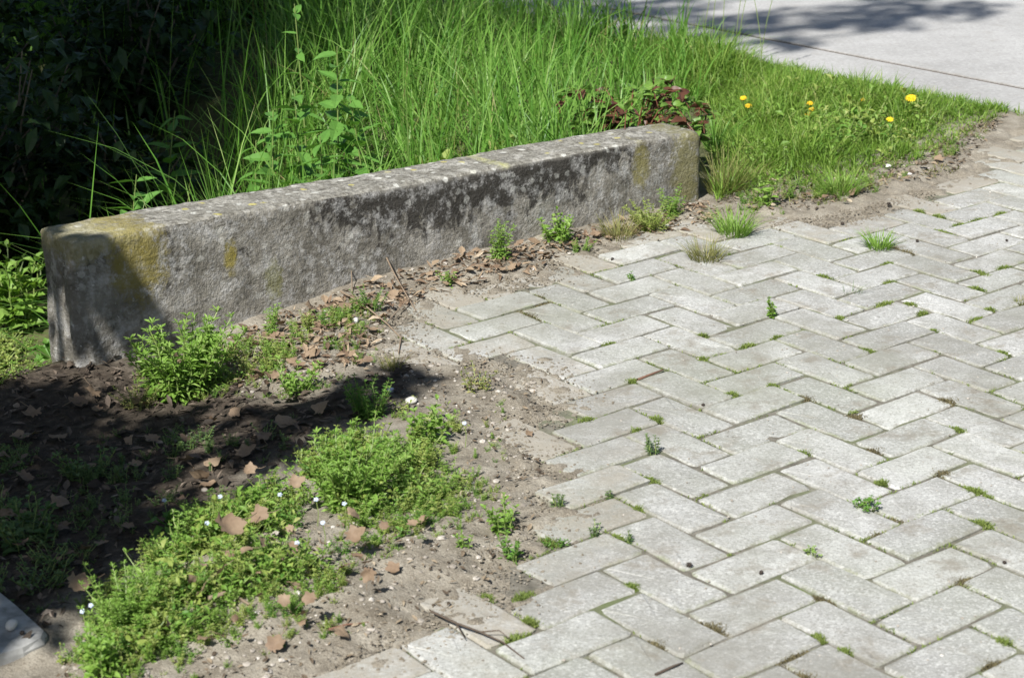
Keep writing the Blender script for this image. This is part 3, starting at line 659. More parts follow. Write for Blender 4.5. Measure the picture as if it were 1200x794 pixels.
# lawn verge
LAWN = gpoly([(835, 240), (832, 130), (760, 95), (735, 55), (830, 62), (950, 88), (1080, 112), (1190, 133), (1150, 150), (1115, 175), (1075, 195), (1030, 205), (1000, 218), (950, 222), (905, 218), (870, 228)])
def lawn_h(xy):
    e = sdist(LAWN, xy[:, 0], xy[:, 1]); return (.04+.085*sstep(0, .3, e))*(1+.6*fbm(xy[:, 0], xy[:, 1], 5, 3, 3))*(1+1.1*sstep(1.0, .55, xy[:, 0]))
g = G(); v, f = blade_field(LAWN, 19000, lawn_h, .0042, .4, .6, not_wall, RNG, 3); g.add(v, f)
fr = np.array([rp(-1.2, -.07), rp(1.4, -.07), rp(1.4, .02), rp(-1.2, .02)])
v, f = blade_field(fr, 1500, lambda xy: .05+0*xy[:, 0], .004, .5, .5, None, RNG, 3); g.add(v, f)
far_l = np.array([rp(-.3, -.02), rp(-7, -.02), rp(-7, -.9), rp(-2.2, -.9), rp(-.4, -.35)])
v, f = blade_field(far_l, 3500, lambda xy: .06+0*xy[:, 0], .005, .4, .5, None, RNG, 3); g.add(v, f)
tag(g.build('lawn_grass', M['lawn']), 'short sunlit lawn grass on the verge by the road', 'grass', kind='stuff')
LAWNW = gpoly([(850, 225), (845, 150), (900, 105), (1000, 110), (1120, 135), (1085, 180), (1010, 205), (940, 215)])
cover(LAWNW, 230, 'lawn_weeds', 'mixed clover and small leafy weeds in the verge lawn', M['bright'], .0, .9, 2.2, HERBS2+HERBS3)
VERGE = gpoly([(835, 245), (900, 215), (1000, 215), (1090, 180), (1170, 145), (1150, 175), (1090, 205), (1010, 235), (940, 250), (870, 258)])
cover(VERGE, 150, 'verge_weeds', 'patchy low weeds creeping over the verge soil', M['bright'], .02, .4, 1.0)
sub = gpoly([(838, 240), (836, 190), (905, 200), (985, 205), (1080, 175), (1150, 145), (1178, 140), (1120, 205), (1040, 222), (960, 248), (890, 250)])
g = G(); v, f = blade_field(sub, 3600, lambda xy: .03+0*xy[:, 0], .003, .5, .6, lambda xy: fbm(xy[:, 0], xy[:, 1], 7, 2, 14) > -.08, RNG, 3); g.add(v, f)
tag(g.build('verge_sprouts', M['drygrass']), 'thin yellowing grass on the bare verge soil', 'grass', kind='stuff')

# ------------------------------------------------------------------ weeds in the soil patch (uncountable ground cover)
COVER = gpoly([(70, 770), (95, 700), (150, 640), (230, 600), (300, 560), (360, 530), (430, 505), (470, 480), (520, 495), (560, 515), (545, 555), (545, 600), (470, 640), (400, 640), (420, 700), (330, 720), (250, 760), (180, 790), (90, 800)])
cover(COVER, 720, 'ground_cover', 'bright feathery weeds covering the soil beside the pavers', M['bright'], .01, .4, 1.55, HERBS+HERBS2+HERBS3)
LOWC = gpoly([(80, 800), (130, 740), (250, 720), (330, 640), (440, 620), (520, 560), (560, 500), (590, 470), (600, 510), (590, 580), (560, 620), (480, 650), (430, 690), (430, 740), (330, 770), (200, 800)])
cover(LOWC, 420, 'low_weeds', 'small sparse weeds at the soil edge of the pavers', M['bright'], .0, .3, .75)
WALLC = gpoly([(150, 420), (230, 395), (330, 370), (440, 350), (450, 380), (440, 420), (430, 445), (350, 462), (260, 452), (180, 455)])
cover(WALLC, 260, 'wall_foot_weeds', 'scattered weeds and seedlings at the foot of the wall', M['bright'], .0, .4, 1.0)
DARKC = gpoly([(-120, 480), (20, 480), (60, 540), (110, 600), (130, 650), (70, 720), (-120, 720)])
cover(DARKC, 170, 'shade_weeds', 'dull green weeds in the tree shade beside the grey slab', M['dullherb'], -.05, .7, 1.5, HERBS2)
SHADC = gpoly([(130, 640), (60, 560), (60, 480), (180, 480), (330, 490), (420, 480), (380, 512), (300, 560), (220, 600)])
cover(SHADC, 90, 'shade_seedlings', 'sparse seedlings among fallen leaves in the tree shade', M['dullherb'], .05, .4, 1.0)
BANK = np.array([PQ(1.98, WQ-WTH-.05), PQ(3.4, WQ-WTH-.05), PQ(3.4, WQ-WTH-.5), PQ(1.98, WQ-WTH-.5)])
cover(BANK, 620, 'bank_weeds', 'leafy green undergrowth among the grass behind the wall', M['bright'], -.05, 2.2, 5.0, HERBS3+HERBS2)
LEFTC = gpoly([(-420, 290), (20, 250), (45, 290), (52, 400), (20, 420), (-420, 440)])
cover(LEFTC, 560, 'left_weeds', 'sunlit leafy weeds beyond the broken end of the wall', M['bright'], -.2, 1.0, 2.6, HERBS2)

# litter and gravel ----------------------------------------------------
def chips(poly, n, name, label, mat, smin, smax, zoff=.002, keep=None):
    xy = scatter(poly, n)
    if keep is not None: xy = xy[keep(xy)]
    n = len(xy); z = hz(xy[:, 0], xy[:, 1])+zoff+RNG.uniform(0, .004, n); a = RNG.uniform(0, 6.28, n)
    D = np.stack([np.cos(a), np.sin(a), RNG.normal(0, .3, n)], 1); L = RNG.uniform(smin, smax, n)**1.0
    g = G().add(*leaves(np.c_[xy, z], D, L, L*RNG.uniform(.08, .55, n), RNG.uniform(-.2, .3, n)[:, None], .15, RNG))
    return tag(g.build(name, mat), label, 'litter', kind='stuff')
SOILP = gpoly([(60, 800), (100, 700), (330, 640), (520, 600), (560, 520), (470, 470), (440, 440), (330, 460), (170, 440), (150, 410), (330, 360), (600, 292), (830, 236), (860, 258), (700, 290), (600, 335), (480, 360), (455, 400), (560, 425), (640, 450), (625, 500), (645, 580), (600, 650), (540, 710), (460, 755), (370, 800)])
offp = lambda xy: sdist(PAVE, xy[:, 0], xy[:, 1]) < .03
chips(SOILP, 3600, 'leaf_litter', 'brown crumbled leaf litter on the bare soil', M['chips'], .003, .016, .002, offp)
chips(HUMUS_SHADE, 5200, 'shade_litter', 'dark fallen leaf litter in the tree shade', M['darkchips'], .008, .036, .003)
chips(sub, 1800, 'verge_litter', 'dry straw and leaf scraps on the verge soil', M['chips'], .006, .025, .002, offp)
WFOOT = gpoly([(170, 425), (240, 392), (330, 368), (470, 325), (600, 293), (720, 266), (830, 238), (850, 262), (700, 284), (600, 325), (500, 345), (450, 378), (430, 430), (330, 450)])
chips(WFOOT, 1500, 'wall_foot_litter', 'reddish brown dead leaves along the foot of the wall', M['dry'], .010, .038, .003, lambda xy: offp(xy) & not_wall(xy))
M['crumb'] = plain_mat('crumb', [(0, (.09, .075, .055)), (.7, (.19, .165, .125)), (1, (.30, .27, .22))], .95, 150)
def gravel(poly, n, name, label, smin, smax, keep=None, onp=False, mat='pebble'):
    xy = scatter(poly, n)
    if keep is not None: xy = xy[keep(xy)]
    z = np.zeros(len(xy)) if onp else hz(xy[:, 0], xy[:, 1]); g = G()
    for (x, y), zz in zip(xy, z):
        r = smin*(smax/smin)**(RNG.random()**2.2); v, f = rock(RNG, r, .65); g.add(v+[x, y, zz+r*.25], f)
    return tag(g.build(name, M[mat]), label, 'gravel', kind='stuff')
gravel(SOILP, 1500, 'soil_grit', 'small grey grit and pebbles scattered on the soil', .0015, .007, offp)
gravel(sub, 350, 'verge_grit', 'small grit on the verge soil', .0015, .006, offp)
EDGE = gpoly([(620, 436), (690, 470), (690, 600), (650, 650), (600, 700), (520, 770), (420, 800), (370, 796), (470, 750), (580, 685), (640, 615), (645, 570), (605, 505), (645, 470)])
EDGE = np.vstack([PAVE[14:33]]); 
EDGE = np.vstack([EDGE+[.0, 0], (EDGE+[.10, .01])[::-1]])
near_edge = lambda xy: (sdist(PAVE, xy[:, 0], xy[:, 1])+.05*fbm(xy[:, 0], xy[:, 1], 9, 3, 70) > -.06) & (sdist(PAVE, xy[:, 0], xy[:, 1])+.06*fbm(xy[:, 0], xy[:, 1], 9, 3, 71) < np.abs(RNG.normal(0, .05, len(xy))))
gravel(gpoly([(430, 330), (700, 280), (1100, 215), (1100, 250), (760, 300), (640, 350), (560, 400), (720, 440), (720, 620), (620, 760), (480, 820), (330, 820), (560, 660), (590, 520), (440, 430)]), 22000, 'edge_grit', 'soil crumbs spilled over the paver edge', .0009, .004, near_edge, True, 'crumb')
PAVV = gpoly([(640, 300), (1200, 215), (1200, 794), (500, 794), (650, 640), (660, 440)])
gravel(PAVV, 900, 'paver_grit', 'tiny crumbs lying on the pavers', .0008, .0028, None, True)

# ------------------------------------------------------------------ individual weeds
def snap(xy):
    r = (np.array(xy[:2])-LT); p = r@P_/LU; q = r@Q_/LU; best = None
    for pp in range(int(p)-4, int(p)+4):
        for qq in range(int(q)-4, int(q)+4):
            s = (pp+qq) % 4
            if s not in (0, 2): continue
            p0, p1, q0, q1 = (pp, pp+2, qq, qq+1) if s == 0 else (pp, pp+1, qq, qq+2)
            if p0 <= p <= p1 and q0 <= q <= q1:
                c = [(p-p0, (p0, q), 1), (p1-p, (p1, q), 1), (q-q0, (p, q0), 0), (q1-q, (p, q1), 0)]
                d, (a, b), ax = min(c); xy2 = LT+LU*(a*P_+b*Q_); return xy2, (Q_ if ax else P_)
    return np.array(xy[:2]), P_
def mm(px, xy): return px/ppm(xy)
W = []
def T(kind, x, y, wpx, hpx, label, mat, group=None, cat='weed', name=None, n=None, seed=None):
    xy = on_ground(x, y)
    if wpx < 40 and float(sdist(PAVE, xy[0], xy[1])) > .01: s_, _ = snap(xy); xy = np.array([s_[0], s_[1], -.004])
    rng = np.random.default_rng(int(x*7+y)); wd = mm(wpx, xy)/2; h = mm(hpx, xy)
    h = h*1.0
    if kind == 'tuft': gs = [('blades', tuft(rng, n or 140, h*1.05, wd*.55, .0028, .45, .45), M[mat])]
    elif kind == 'fine': gs = [('blades', tuft(rng, n or 260, h*1.05, wd*.7, .0017, .4, .4), M[mat])]
    elif kind == 'herb':
        s, l = herb(rng, int((n or 9)*1.5), h, wd, max(.010, h*.19), max(.0028, h*.045), max(.006, h*.10), 6, .25, wd/h*1.0); gs = [('stem', s, M['stem']), ('foliage', l, M[mat])]
    elif kind == 'leafy':
        s, l = herb(rng, n or 9, h, wd, max(.012, h*.29), max(.005, h*.13), max(.008, h*.16), 3, .3, wd/h*.9); gs = [('stem', s, M['stem']), ('foliage', l, M[mat])]
    elif kind == 'rosette': gs = [('foliage', rosette(rng, n or 16, max(wd, h)*1.0, max(wd, h)*.3, .6).merge(rosette(rng, 9, h*.9, h*.25, 1.0)), M[mat])]
    elif kind == 'clover': s, l = clover(rng, n or 16, wd, h, max(.005, wd*.3)); gs = [('stem', s, M['stem']), ('foliage', l, M[mat])]
    return weed(name or ('grass_tuft' if kind in ('tuft', 'fine') else 'weed'), xy, label, cat if kind not in ('tuft', 'fine') else 'grass tuft', gs, group)
T('tuft', 860, 274, 62, 38, 'bright green grass tuft on the pavers by the wall end', 'bright', n=240)
T('fine', 828, 303, 52, 30, 'dull olive fine-bladed grass tuft growing between the pavers', 'drygrass')
T('tuft', 1030, 291, 46, 28, 'green grass tuft with a soil heap beside it on the pavers', 'bright', n=150)
T('leafy', 905, 370, 20, 26, 'upright bright leafy weed sprouting from a paver joint', 'bright', n=6)
T('herb', 769, 532, 22, 30, 'thin upright weed with splayed branches in a paver joint', 'dullherb', n=4)
T('leafy', 738, 326, 18, 12, 'tiny weed in the joint near the brown soil patch', 'herb', n=5)
T('herb', 657, 592, 24, 26, 'blue-green feathery seedling at the soil edge of the pavers', 'dullherb', n=4)
T('herb', 692, 622, 26, 18, 'dark little sprout with spread arms in a paver joint', 'dullherb', n=4)
T('leafy', 650, 637, 34, 14, 'flat green weed creeping over the paver edge', 'herb', n=6)
T('leafy', 598, 655, 30, 34, 'small green weed in the corner of the lowest pavers', 'herb', n=6)
T('leafy', 590, 622, 42, 40, 'loose pale green weed on the bare soil by the pavers', 'bright', n=8)
T('leafy', 543, 640, 24, 24, 'small yellowish weed alone on bare soil', 'bright', n=5)
T('leafy', 652, 282, 52, 36, 'round leafy green weed at the foot of the wall', 'bright', n=16)
T('herb', 585, 302, 28, 44, 'upright pale weed leaning on the wall face', 'bright', n=6)
T('leafy', 530, 336, 34, 24, 'small bright weed among dead leaves below the wall', 'bright', n=7)
T('herb', 680, 294, 34, 20, 'low pale weed beside the first pavers at the wall', 'bright', n=6)
T('herb', 765, 268, 72, 30, 'broad pale green weed clump near the right wall end', 'yellowherb', n=24)
T('fine', 725, 278, 50, 34, 'dry olive grass tuft at the foot of the wall', 'drygrass', n=200)
T('herb', 785, 252, 40, 34, 'loose pale weed tight against the wall near its right end', 'bright', n=9)
T('herb', 215, 462, 118, 88, 'large feathery green weed clump below the wall corner', 'bright', n=46)
T('herb', 318, 395, 26, 44, 'single upright weed stalk in front of the wall', 'bright', n=4)
T('leafy', 345, 462, 70, 36, 'low weed clump among brown leaves before the tree shade', 'bright', n=14)
T('herb', 435, 362, 38, 26, 'weed tangled with dry twigs below the wall', 'herb', n=7)
T('fine', 460, 432, 30, 22, 'short dry tuft at the tip of the pavers', 'drygrass', n=120)
T('herb', 435, 487, 60, 46, 'weed clump half in shade beside the white stone', 'herb', n=14)
T('herb', 410, 590, 120, 76, 'tall feathery bright weed clump in the middle of the ground cover', 'bright', n=40)
T('leafy', 500, 520, 60, 46, 'leafy weed clump at the right end of the ground cover', 'bright', n=16)
T('leafy', 560, 455, 60, 26, 'thin yellow-green weed on the soil left of the pavers', 'drygrass', n=9)
T('herb', 150, 730, 110, 60, 'dense feathery weed clump by the grey slab', 'bright', n=34)
T('rosette', 205, 622, 60, 42, 'broad-leaved rosette at the edge of the tree shade', 'herb', n=14)
T('herb', 165, 475, 60, 30, 'straw-coloured dry tuft lit in the tree shade', 'drygrass', n=10)
T('fine', 848, 226, 50, 66, 'tall olive dry grass clump against the right wall end', 'drygrass', n=260)
T('tuft', 838, 176, 34, 70, 'tall green grass clump behind the right wall end', 'grass', n=120)
T('leafy', 895, 240, 28, 44, 'upright bright green stalk on the verge soil', 'bright', n=5)
T('tuft', 985, 226, 70, 36, 'bright grass tuft spilling onto the verge soil', 'bright', n=240)
T('fine', 985, 340, 36, 24, 'sparse bladed sprig in a joint of the grey pavers', 'dullherb', n=14)
T('clover', 1016, 595, 32, 14, 'small round-leaved clover patch in a paver joint', 'herb', n=26)
T('clover', 951, 650, 20, 10, 'tiny bright clover sprig in a paver joint', 'bright', n=14)
T('herb', 702, 576, 10, 16, 'bare little stalk standing in a paver joint', 'dullherb', n=2)
T('herb', 741, 632, 10, 18, 'single dark grass stalk beside mossy joint', 'dullherb', n=2)
T('fine', 1190, 352, 26, 14, 'yellowish tuft in a joint at the paving edge', 'drygrass', n=80)
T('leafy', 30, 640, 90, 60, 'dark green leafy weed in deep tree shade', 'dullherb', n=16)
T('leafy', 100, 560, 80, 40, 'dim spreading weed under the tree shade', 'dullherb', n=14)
T('leafy', 118, 790, 60, 60, 'green weed beside dead leaves near the slab', 'bright', n=12)
T('rosette', 60, 420, 50, 36, 'round green leaves below the broken wall end', 'herb', n=9)
T('leafy', 20, 385, 80, 90, 'sunlit yellow-green leafy weed beyond the wall end', 'bright', n=24)
T('herb', -20, 330, 90, 110, 'tall sunlit weed rising left of the wall end', 'bright', n=20)

# moss and grass in the joints, snapped to the nearest joint ----------------
def moss(rng, ln, wd, h, n, dirv, strag=.3):
    u = np.clip(rng.normal(0, ln*.32, n), -ln*.62, ln*.62); v = np.clip(rng.normal(0, wd*.33, n), -wd*.7, wd*.7); xy = u[:, None]*dirv+v[:, None]*np.array([-dirv[1], dirv[0]])
    hh = h*np.exp(-(u/ln)**2*2)*rng.uniform(.4, 1.2, n)
    return G().add(*blades(np.c_[xy, np.full(n, -.005)], hh+.003, .0022*rng.uniform(.7, 1.5, n), rng.uniform(0, 6.28, n), .5*rng.uniform(0, 1.5, n), .5*rng.uniform(0, 1, n), 2, rng))
# thin broken lines of moss along the joints, too small to pick apart
jp, jd = [], []
for (p, q, x, y, rz) in cand:
    c_, s_ = math.cos(rz), math.sin(rz)
    for sx, sy, hx, hy in ((0, .052, .104, 0), (.104, 0, 0, .052)):
        for k in range(26):
            u = RNG.uniform(-1, 1); lx, ly = sx+hx*u, sy+hy*u
            jp.append((x+c_*lx-s_*ly+RNG.normal(0, .0016), y+s_*lx+c_*ly+RNG.normal(0, .0016)))
jp = np.array(jp); mk = (fbm(jp[:, 0], jp[:, 1], 2.6, 3, 52)*.7+fbm(jp[:, 0], jp[:, 1], 16, 3, 53)*.8 > .16) & (sdist(PAVE, jp[:, 0], jp[:, 1]) > .02) & (jp[:, 0] < 2.2) & (jp[:, 1] > 2.3)
jp = np.repeat(jp[mk], 3, 0); jp = jp+RNG.normal(0, .002, jp.shape); nj = len(jp)
gj = G().add(*blades(np.c_[jp, np.full(nj, -.004)], RNG.uniform(.004, .0085, nj), .002*RNG.uniform(.7, 1.4, nj), RNG.uniform(0, 6.28, nj), .6*RNG.uniform(0, 1.5, nj), .4, 2, RNG), mi=0)
tag(gj.build('joint_moss', M['moss'], pavement), kind='stuff'); print('joint moss', nj)
MOSS = []
def reg(x0, y0, s, L):
    for e in L: MOSS.append((x0+e[0]/s, y0+e[1]/s, e[2] if len(e) > 2 else 14, e[3] if len(e) > 3 else 'g'))
reg(900, 360, 3.61, [(290, 38), (700, 97), (850, 40, 26), (610, 12), (1000, 188, 18), (440, 178, 32), (40, 125, 20), (15, 328), (160, 385, 26, 'b'), (770, 390, 24, 'b'), (830, 505, 20), (370, 460, 22, 'b'), (455, 605, 26, 'b'), (715, 690, 24, 'b'), (490, 740, 16), (890, 765, 20), (140, 620, 24), (925, 15)])
reg(900, 560, 3.393, [(460, 15), (510, 170, 28, 'b'), (250, 470, 36, 'b'), (220, 625, 22), (60, 690, 50, 'b'), (190, 775, 40, 'b'), (775, 410, 34, 'b'), (840, 190, 30), (850, 45, 40), (430, 220, 36, 'b'), (960, 640, 28), (325, 680, 22), (880, 735, 30, 'b')])
reg(960, 200, 4.9625, [(740, 355, 34), (850, 325, 26), (930, 290, 36), (1080, 255, 22), (920, 595, 26), (1070, 558, 22), (50, 610, 26), (370, 530, 22), (360, 635, 22), (350, 765, 30), (540, 770, 16), (900, 690, 22), (655, 215, 16), (640, 280, 18), (1150, 740, 26, 'b'), (510, 470, 30, 'b'), (430, 450, 34, 'b')])
reg(640, 380, 3.969, [(275, 80, 20), (735, 48), (730, 155), (925, 95, 26), (870, 325, 18), (400, 265, 16), (405, 485, 16), (185, 440, 22), (500, 445, 20), (480, 720, 28)])
reg(560, 560, 3.393, [(615, 425, 22), (60, 460, 28), (150, 445, 34), (640, 120, 18), (80, 600, 40), (180, 580, 22), (950, 590, 42, 'b'), (570, 230, 24), (310, 245, 30), (740, 650, 30, 'b')])
MOSS += [(635, 365, 44, 'b'), (640, 358, 30, 'b'), (615, 352, 26, 'b')]
for x, y, wpx, kd in MOSS:
    a = gp(x, y); s, dv = snap(a); rng = np.random.default_rng(int(x*3+y*5)); ln = mm(wpx, a)*.75; b_ = kd == 'b'
    g = moss(rng, ln*1.1, (.030 if b_ else .016), .0055 if b_ else rng.uniform(.005, .011), int(160+wpx*(9 if b_ else 6)), dv)
    o = g.build('moss_clump', M['brownmoss' if b_ else 'moss'], None, False, (s[0], s[1], 0))
    tag(o, 'brown withered moss clump lodged in a paver joint' if b_ else 'small green moss and grass clump in a paver joint', 'moss', 'withered moss in the paver joints' if b_ else 'green moss in the paver joints')

# ------------------------------------------------------------------ dandelions and other flowers
def flower_head(rng, r, layers=3):
    g = G()
    for k in range(layers):
        n = 16; a = np.arange(n)/n*2*np.pi+k*.2; el = .1+.45*k/layers
        D = np.stack([np.cos(a)*math.cos(el), np.sin(a)*math.cos(el), np.full(n, math.sin(el))], 1)
        g.add(*leaves(np.zeros((n, 3)), D, r*(1-.22*k)*rng.uniform(.9, 1.1, n), r*.3, .1, .1, rng, .7))
    return g
for x, y, r, zt, mt, lb in ((1068, 115, .017, .075, 'yellow', 'large open yellow dandelion near the road edge'), (1043, 140, .011, .06, 'yellow', 'small yellow dandelion in the lawn below the large one'),
                            (949, 121, .010, .07, 'orange', 'topmost yellow dandelion of a close trio in the lawn'), (951, 128, .009, .06, 'orange', 'middle yellow dandelion of a close trio in the lawn'), (947, 134, .010, .055, 'orange', 'lowest yellow dandelion of a close trio in the lawn'),
                            (871, 115, .010, .11, 'orange', 'orange-yellow flower above its twin by the tall grass'), (877, 124, .010, .09, 'orange', 'orange-yellow flower below its twin by the tall grass'), (1011, 117, .008, .06, 'orange', 'half-closed pale dandelion alone in the lawn')):
    top = gp(x, y, zt); rng = np.random.default_rng(int(x)); zb = float(hz(top[0], top[1]))
    t = thing('dandelion', (top[0], top[1], zb), lb, 'flower', 'dandelions in the lawn')
    hh = zt-zb; G().add(*tube(np.array([[.01, .01, 0], [.004, .006, hh*.6], [0, 0, hh]]), .0017, 4)).build('stem', M['stem'], t)
    hd = flower_head(rng, r*1.2).build('flower_head', M[mt], t); hd.location = (0, 0, hh); hd.rotation_euler = (.45, -.12, 0)
    for k in range(5):
        a = k*1.3+rng.uniform(0, .5); lf = G().add(*leaves(np.zeros((1, 3)), np.array([[math.cos(a), math.sin(a), .5]]), .075, .016, .35, .15, rng, .6)).build('leaf', M['lawn'], t)
BL = [(260, 608), (245, 640), (350, 664), (405, 617), (100, 745), (380, 640), (195, 612), (330, 606), (372, 612), (545, 520), (110, 738)]
for x, y in BL:
    a = on_ground(x, y+4, 0); rng = np.random.default_rng(int(x)); g = G(); n = 5; aa = np.arange(n)/n*6.28
    D = np.stack([np.cos(aa), np.sin(aa), np.full(n, .2)], 1)
    t = thing('blue_flower', (a[0], a[1], a[2]), 'tiny pale blue flower among the ground cover weeds', 'flower', 'blue flowers in the ground cover')
    G().add(*tube(np.array([[0, 0, -.003], [.003, 0, .025], [0, 0, .05]]), .0008, 3)).build('stem', M['stem'], t)
    h_ = G().add(*leaves(np.zeros((n, 3)), D, .0048, .0045, .05, .1, rng, .65)).build('flower_head', M['blueflower'], t); h_.location = (0, 0, .05); h_.rotation_euler = (.6, 0, 0)

# ------------------------------------------------------------------ nettle-like tall leafy plants behind the wall
NL = [broad_leaf(.075, .042, 6, .22, .14, k).mesh('leaf', M['nettle']) for k in range(4)]
def nettle(x, y, ztop, zground_q, label, scale=1.0, lm=None, n_node=8, group=None, name='nettle'):
    rng = np.random.default_rng(int(x*3+y)); top = gp(x, y, ztop)
    # stand it on the bank: keep its own distance, found from its height above the ground behind the wall
    b = np.array([top[0]+rng.normal(0, .03), top[1]+rng.normal(0, .03)]); zb = float(hz(b[0], b[1])); H = ztop-zb
    t = thing(name, (b[0], b[1], zb), label, 'plant', group)
    s = np.linspace(0, 1, 7); dxy = np.array([top[0]-b[0], top[1]-b[1]]); path = np.stack([dxy[0]*s**1.5, dxy[1]*s**1.5, H*s], 1)
    G().add(*tube(path, np.linspace(.0035, .0015, 7), 5)).build('stem', M['stem'], t)
    for k in range(n_node):
        u = .35+.65*(k+.5)/n_node; pt = [np.interp(u, s, path[:, i]) for i in range(3)]
        for j in range(2):
            o = link('leaf', (lm or NL)[rng.integers(4)], t, pt); o.rotation_euler = (rng.normal(0, .25), -.25+rng.normal(0, .3), k*1.57+j*math.pi+rng.normal(0, .3))
            o.scale = [scale*(1.15-.55*(k/n_node))*rng.uniform(.8, 1.15)]*3
    return t
for x, y, zt, lb, sc, nn in ((395, 55, .42, 'tallest leafy nettle stalk in the sunlit grass behind the wall', 1.25, 11), (345, 5, .5, 'leafy nettle reaching above the shaded grass', .95, 8), (320, 130, .28, 'leafy nettle half shaded behind the wall', 1.25, 10),
                          (345, 105, .33, 'broad-leaved nettle between two taller stalks', 1.35, 10), (410, 115, .28, 'bright nettle leaning over grass beside the tallest stalk', 1.2, 10), (300, 165, .18, 'low nettle at the edge of the shaded hollow', 1.3, 9), (375, 160, .24, 'short bright nettle close behind the wall', 1.3, 8),
                          (160, 205, .10, 'pale broad-leaved plant beside the dark hollow behind the wall', 1.4, 7), (205, 130, .18, 'dim leafy stalk in the half shade behind the wall', 1.3, 7)):
    nettle(x, y, zt, 0, lb, sc, None, nn)

# bramble with red-brown leaves at the far wall end ----------------------
BG = [broad_leaf(.05, .036, 6, .25, .12, 10+k).mesh('leaf', M['bramble']) for k in range(3)]
BR = [broad_leaf(.05, .036, 6, .35, .12, 20+k).mesh('leaf', M['redleaf']) for k in range(3)]
def bramble(c, rad, hgt, nc, label, redf, sc=1.0, name='bramble', mats=None, seed=1, cat='shrub'):
    rng = np.random.default_rng(seed); zb = float(hz(c[0], c[1])); t = thing(name, (c[0], c[1], zb), label, cat)
    for k in range(nc):
        a = rng.uniform(0, 6.28); R_ = rad*rng.uniform(.4, 1.1); H = hgt*rng.uniform(.6, 1.1); s = np.linspace(0, 1, 7)
        path = np.stack([R_*s*math.cos(a), R_*s*math.sin(a), H*np.sin(s*2.2)/np.sin(1.57)], 1); G().add(*tube(path, np.linspace(.003, .0012, 7), 4)).build('cane', M['redstem'], t)
        red = rng.random() < redf
        for j in range(9):
            u = .25+.75*j/9; pt = [np.interp(u, s, path[:, i]) for i in range(3)]
            for m_ in range(2):
                pool = (mats or ((BR if (red or rng.random() < .12) else BG))); o = link('leaf', pool[rng.integers(len(pool))], t, pt)
                o.rotation_euler = (rng.normal(0, .4), rng.normal(-.2, .35), rng.uniform(0, 6.28)); o.scale = [sc*rng.uniform(.6, 1.2)]*3
    return t
cb = PQ(3.61, WQ-WTH-.13); bramble(cb, .23, .235, 26, 'bramble with mixed green and red-brown leaves behind the wall end', .17, .72, seed=4)
cb = PQ(3.80, WQ-WTH-.06); bramble(cb, .13, .20, 5, 'small red-brown bramble shoot between wall end and lawn', .6, .65, seed=9)
# dark shrubs in the shaded hollow on the left
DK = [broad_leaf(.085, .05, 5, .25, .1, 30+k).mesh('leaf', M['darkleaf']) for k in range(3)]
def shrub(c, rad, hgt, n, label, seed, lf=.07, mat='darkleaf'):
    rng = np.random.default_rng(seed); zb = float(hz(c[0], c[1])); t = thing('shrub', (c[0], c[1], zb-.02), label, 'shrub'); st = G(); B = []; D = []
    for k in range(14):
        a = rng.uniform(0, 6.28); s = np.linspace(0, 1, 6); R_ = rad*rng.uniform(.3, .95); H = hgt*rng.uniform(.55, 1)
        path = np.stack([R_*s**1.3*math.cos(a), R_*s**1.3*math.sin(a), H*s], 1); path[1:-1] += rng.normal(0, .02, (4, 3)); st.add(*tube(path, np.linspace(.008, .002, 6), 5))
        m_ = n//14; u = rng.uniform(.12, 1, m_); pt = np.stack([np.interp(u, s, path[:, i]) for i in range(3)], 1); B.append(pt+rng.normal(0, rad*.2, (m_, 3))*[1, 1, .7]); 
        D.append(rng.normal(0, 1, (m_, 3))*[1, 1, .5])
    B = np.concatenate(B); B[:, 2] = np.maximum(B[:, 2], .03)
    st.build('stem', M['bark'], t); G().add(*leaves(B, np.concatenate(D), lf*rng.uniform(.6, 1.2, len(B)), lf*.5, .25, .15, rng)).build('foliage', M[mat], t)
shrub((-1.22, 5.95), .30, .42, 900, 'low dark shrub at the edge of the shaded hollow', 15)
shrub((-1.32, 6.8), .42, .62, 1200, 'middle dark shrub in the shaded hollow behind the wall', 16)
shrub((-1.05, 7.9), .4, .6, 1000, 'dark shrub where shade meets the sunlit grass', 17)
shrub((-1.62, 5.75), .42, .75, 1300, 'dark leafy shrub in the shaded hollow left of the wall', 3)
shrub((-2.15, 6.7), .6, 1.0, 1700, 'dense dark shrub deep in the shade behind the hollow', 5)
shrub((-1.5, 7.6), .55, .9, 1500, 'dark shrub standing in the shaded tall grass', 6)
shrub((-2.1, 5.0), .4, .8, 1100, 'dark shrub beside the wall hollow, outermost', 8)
shrub((-1.0, 8.9), .6, .85, 1400, 'shaded shrub at the far end of the tall grass by the road', 12)

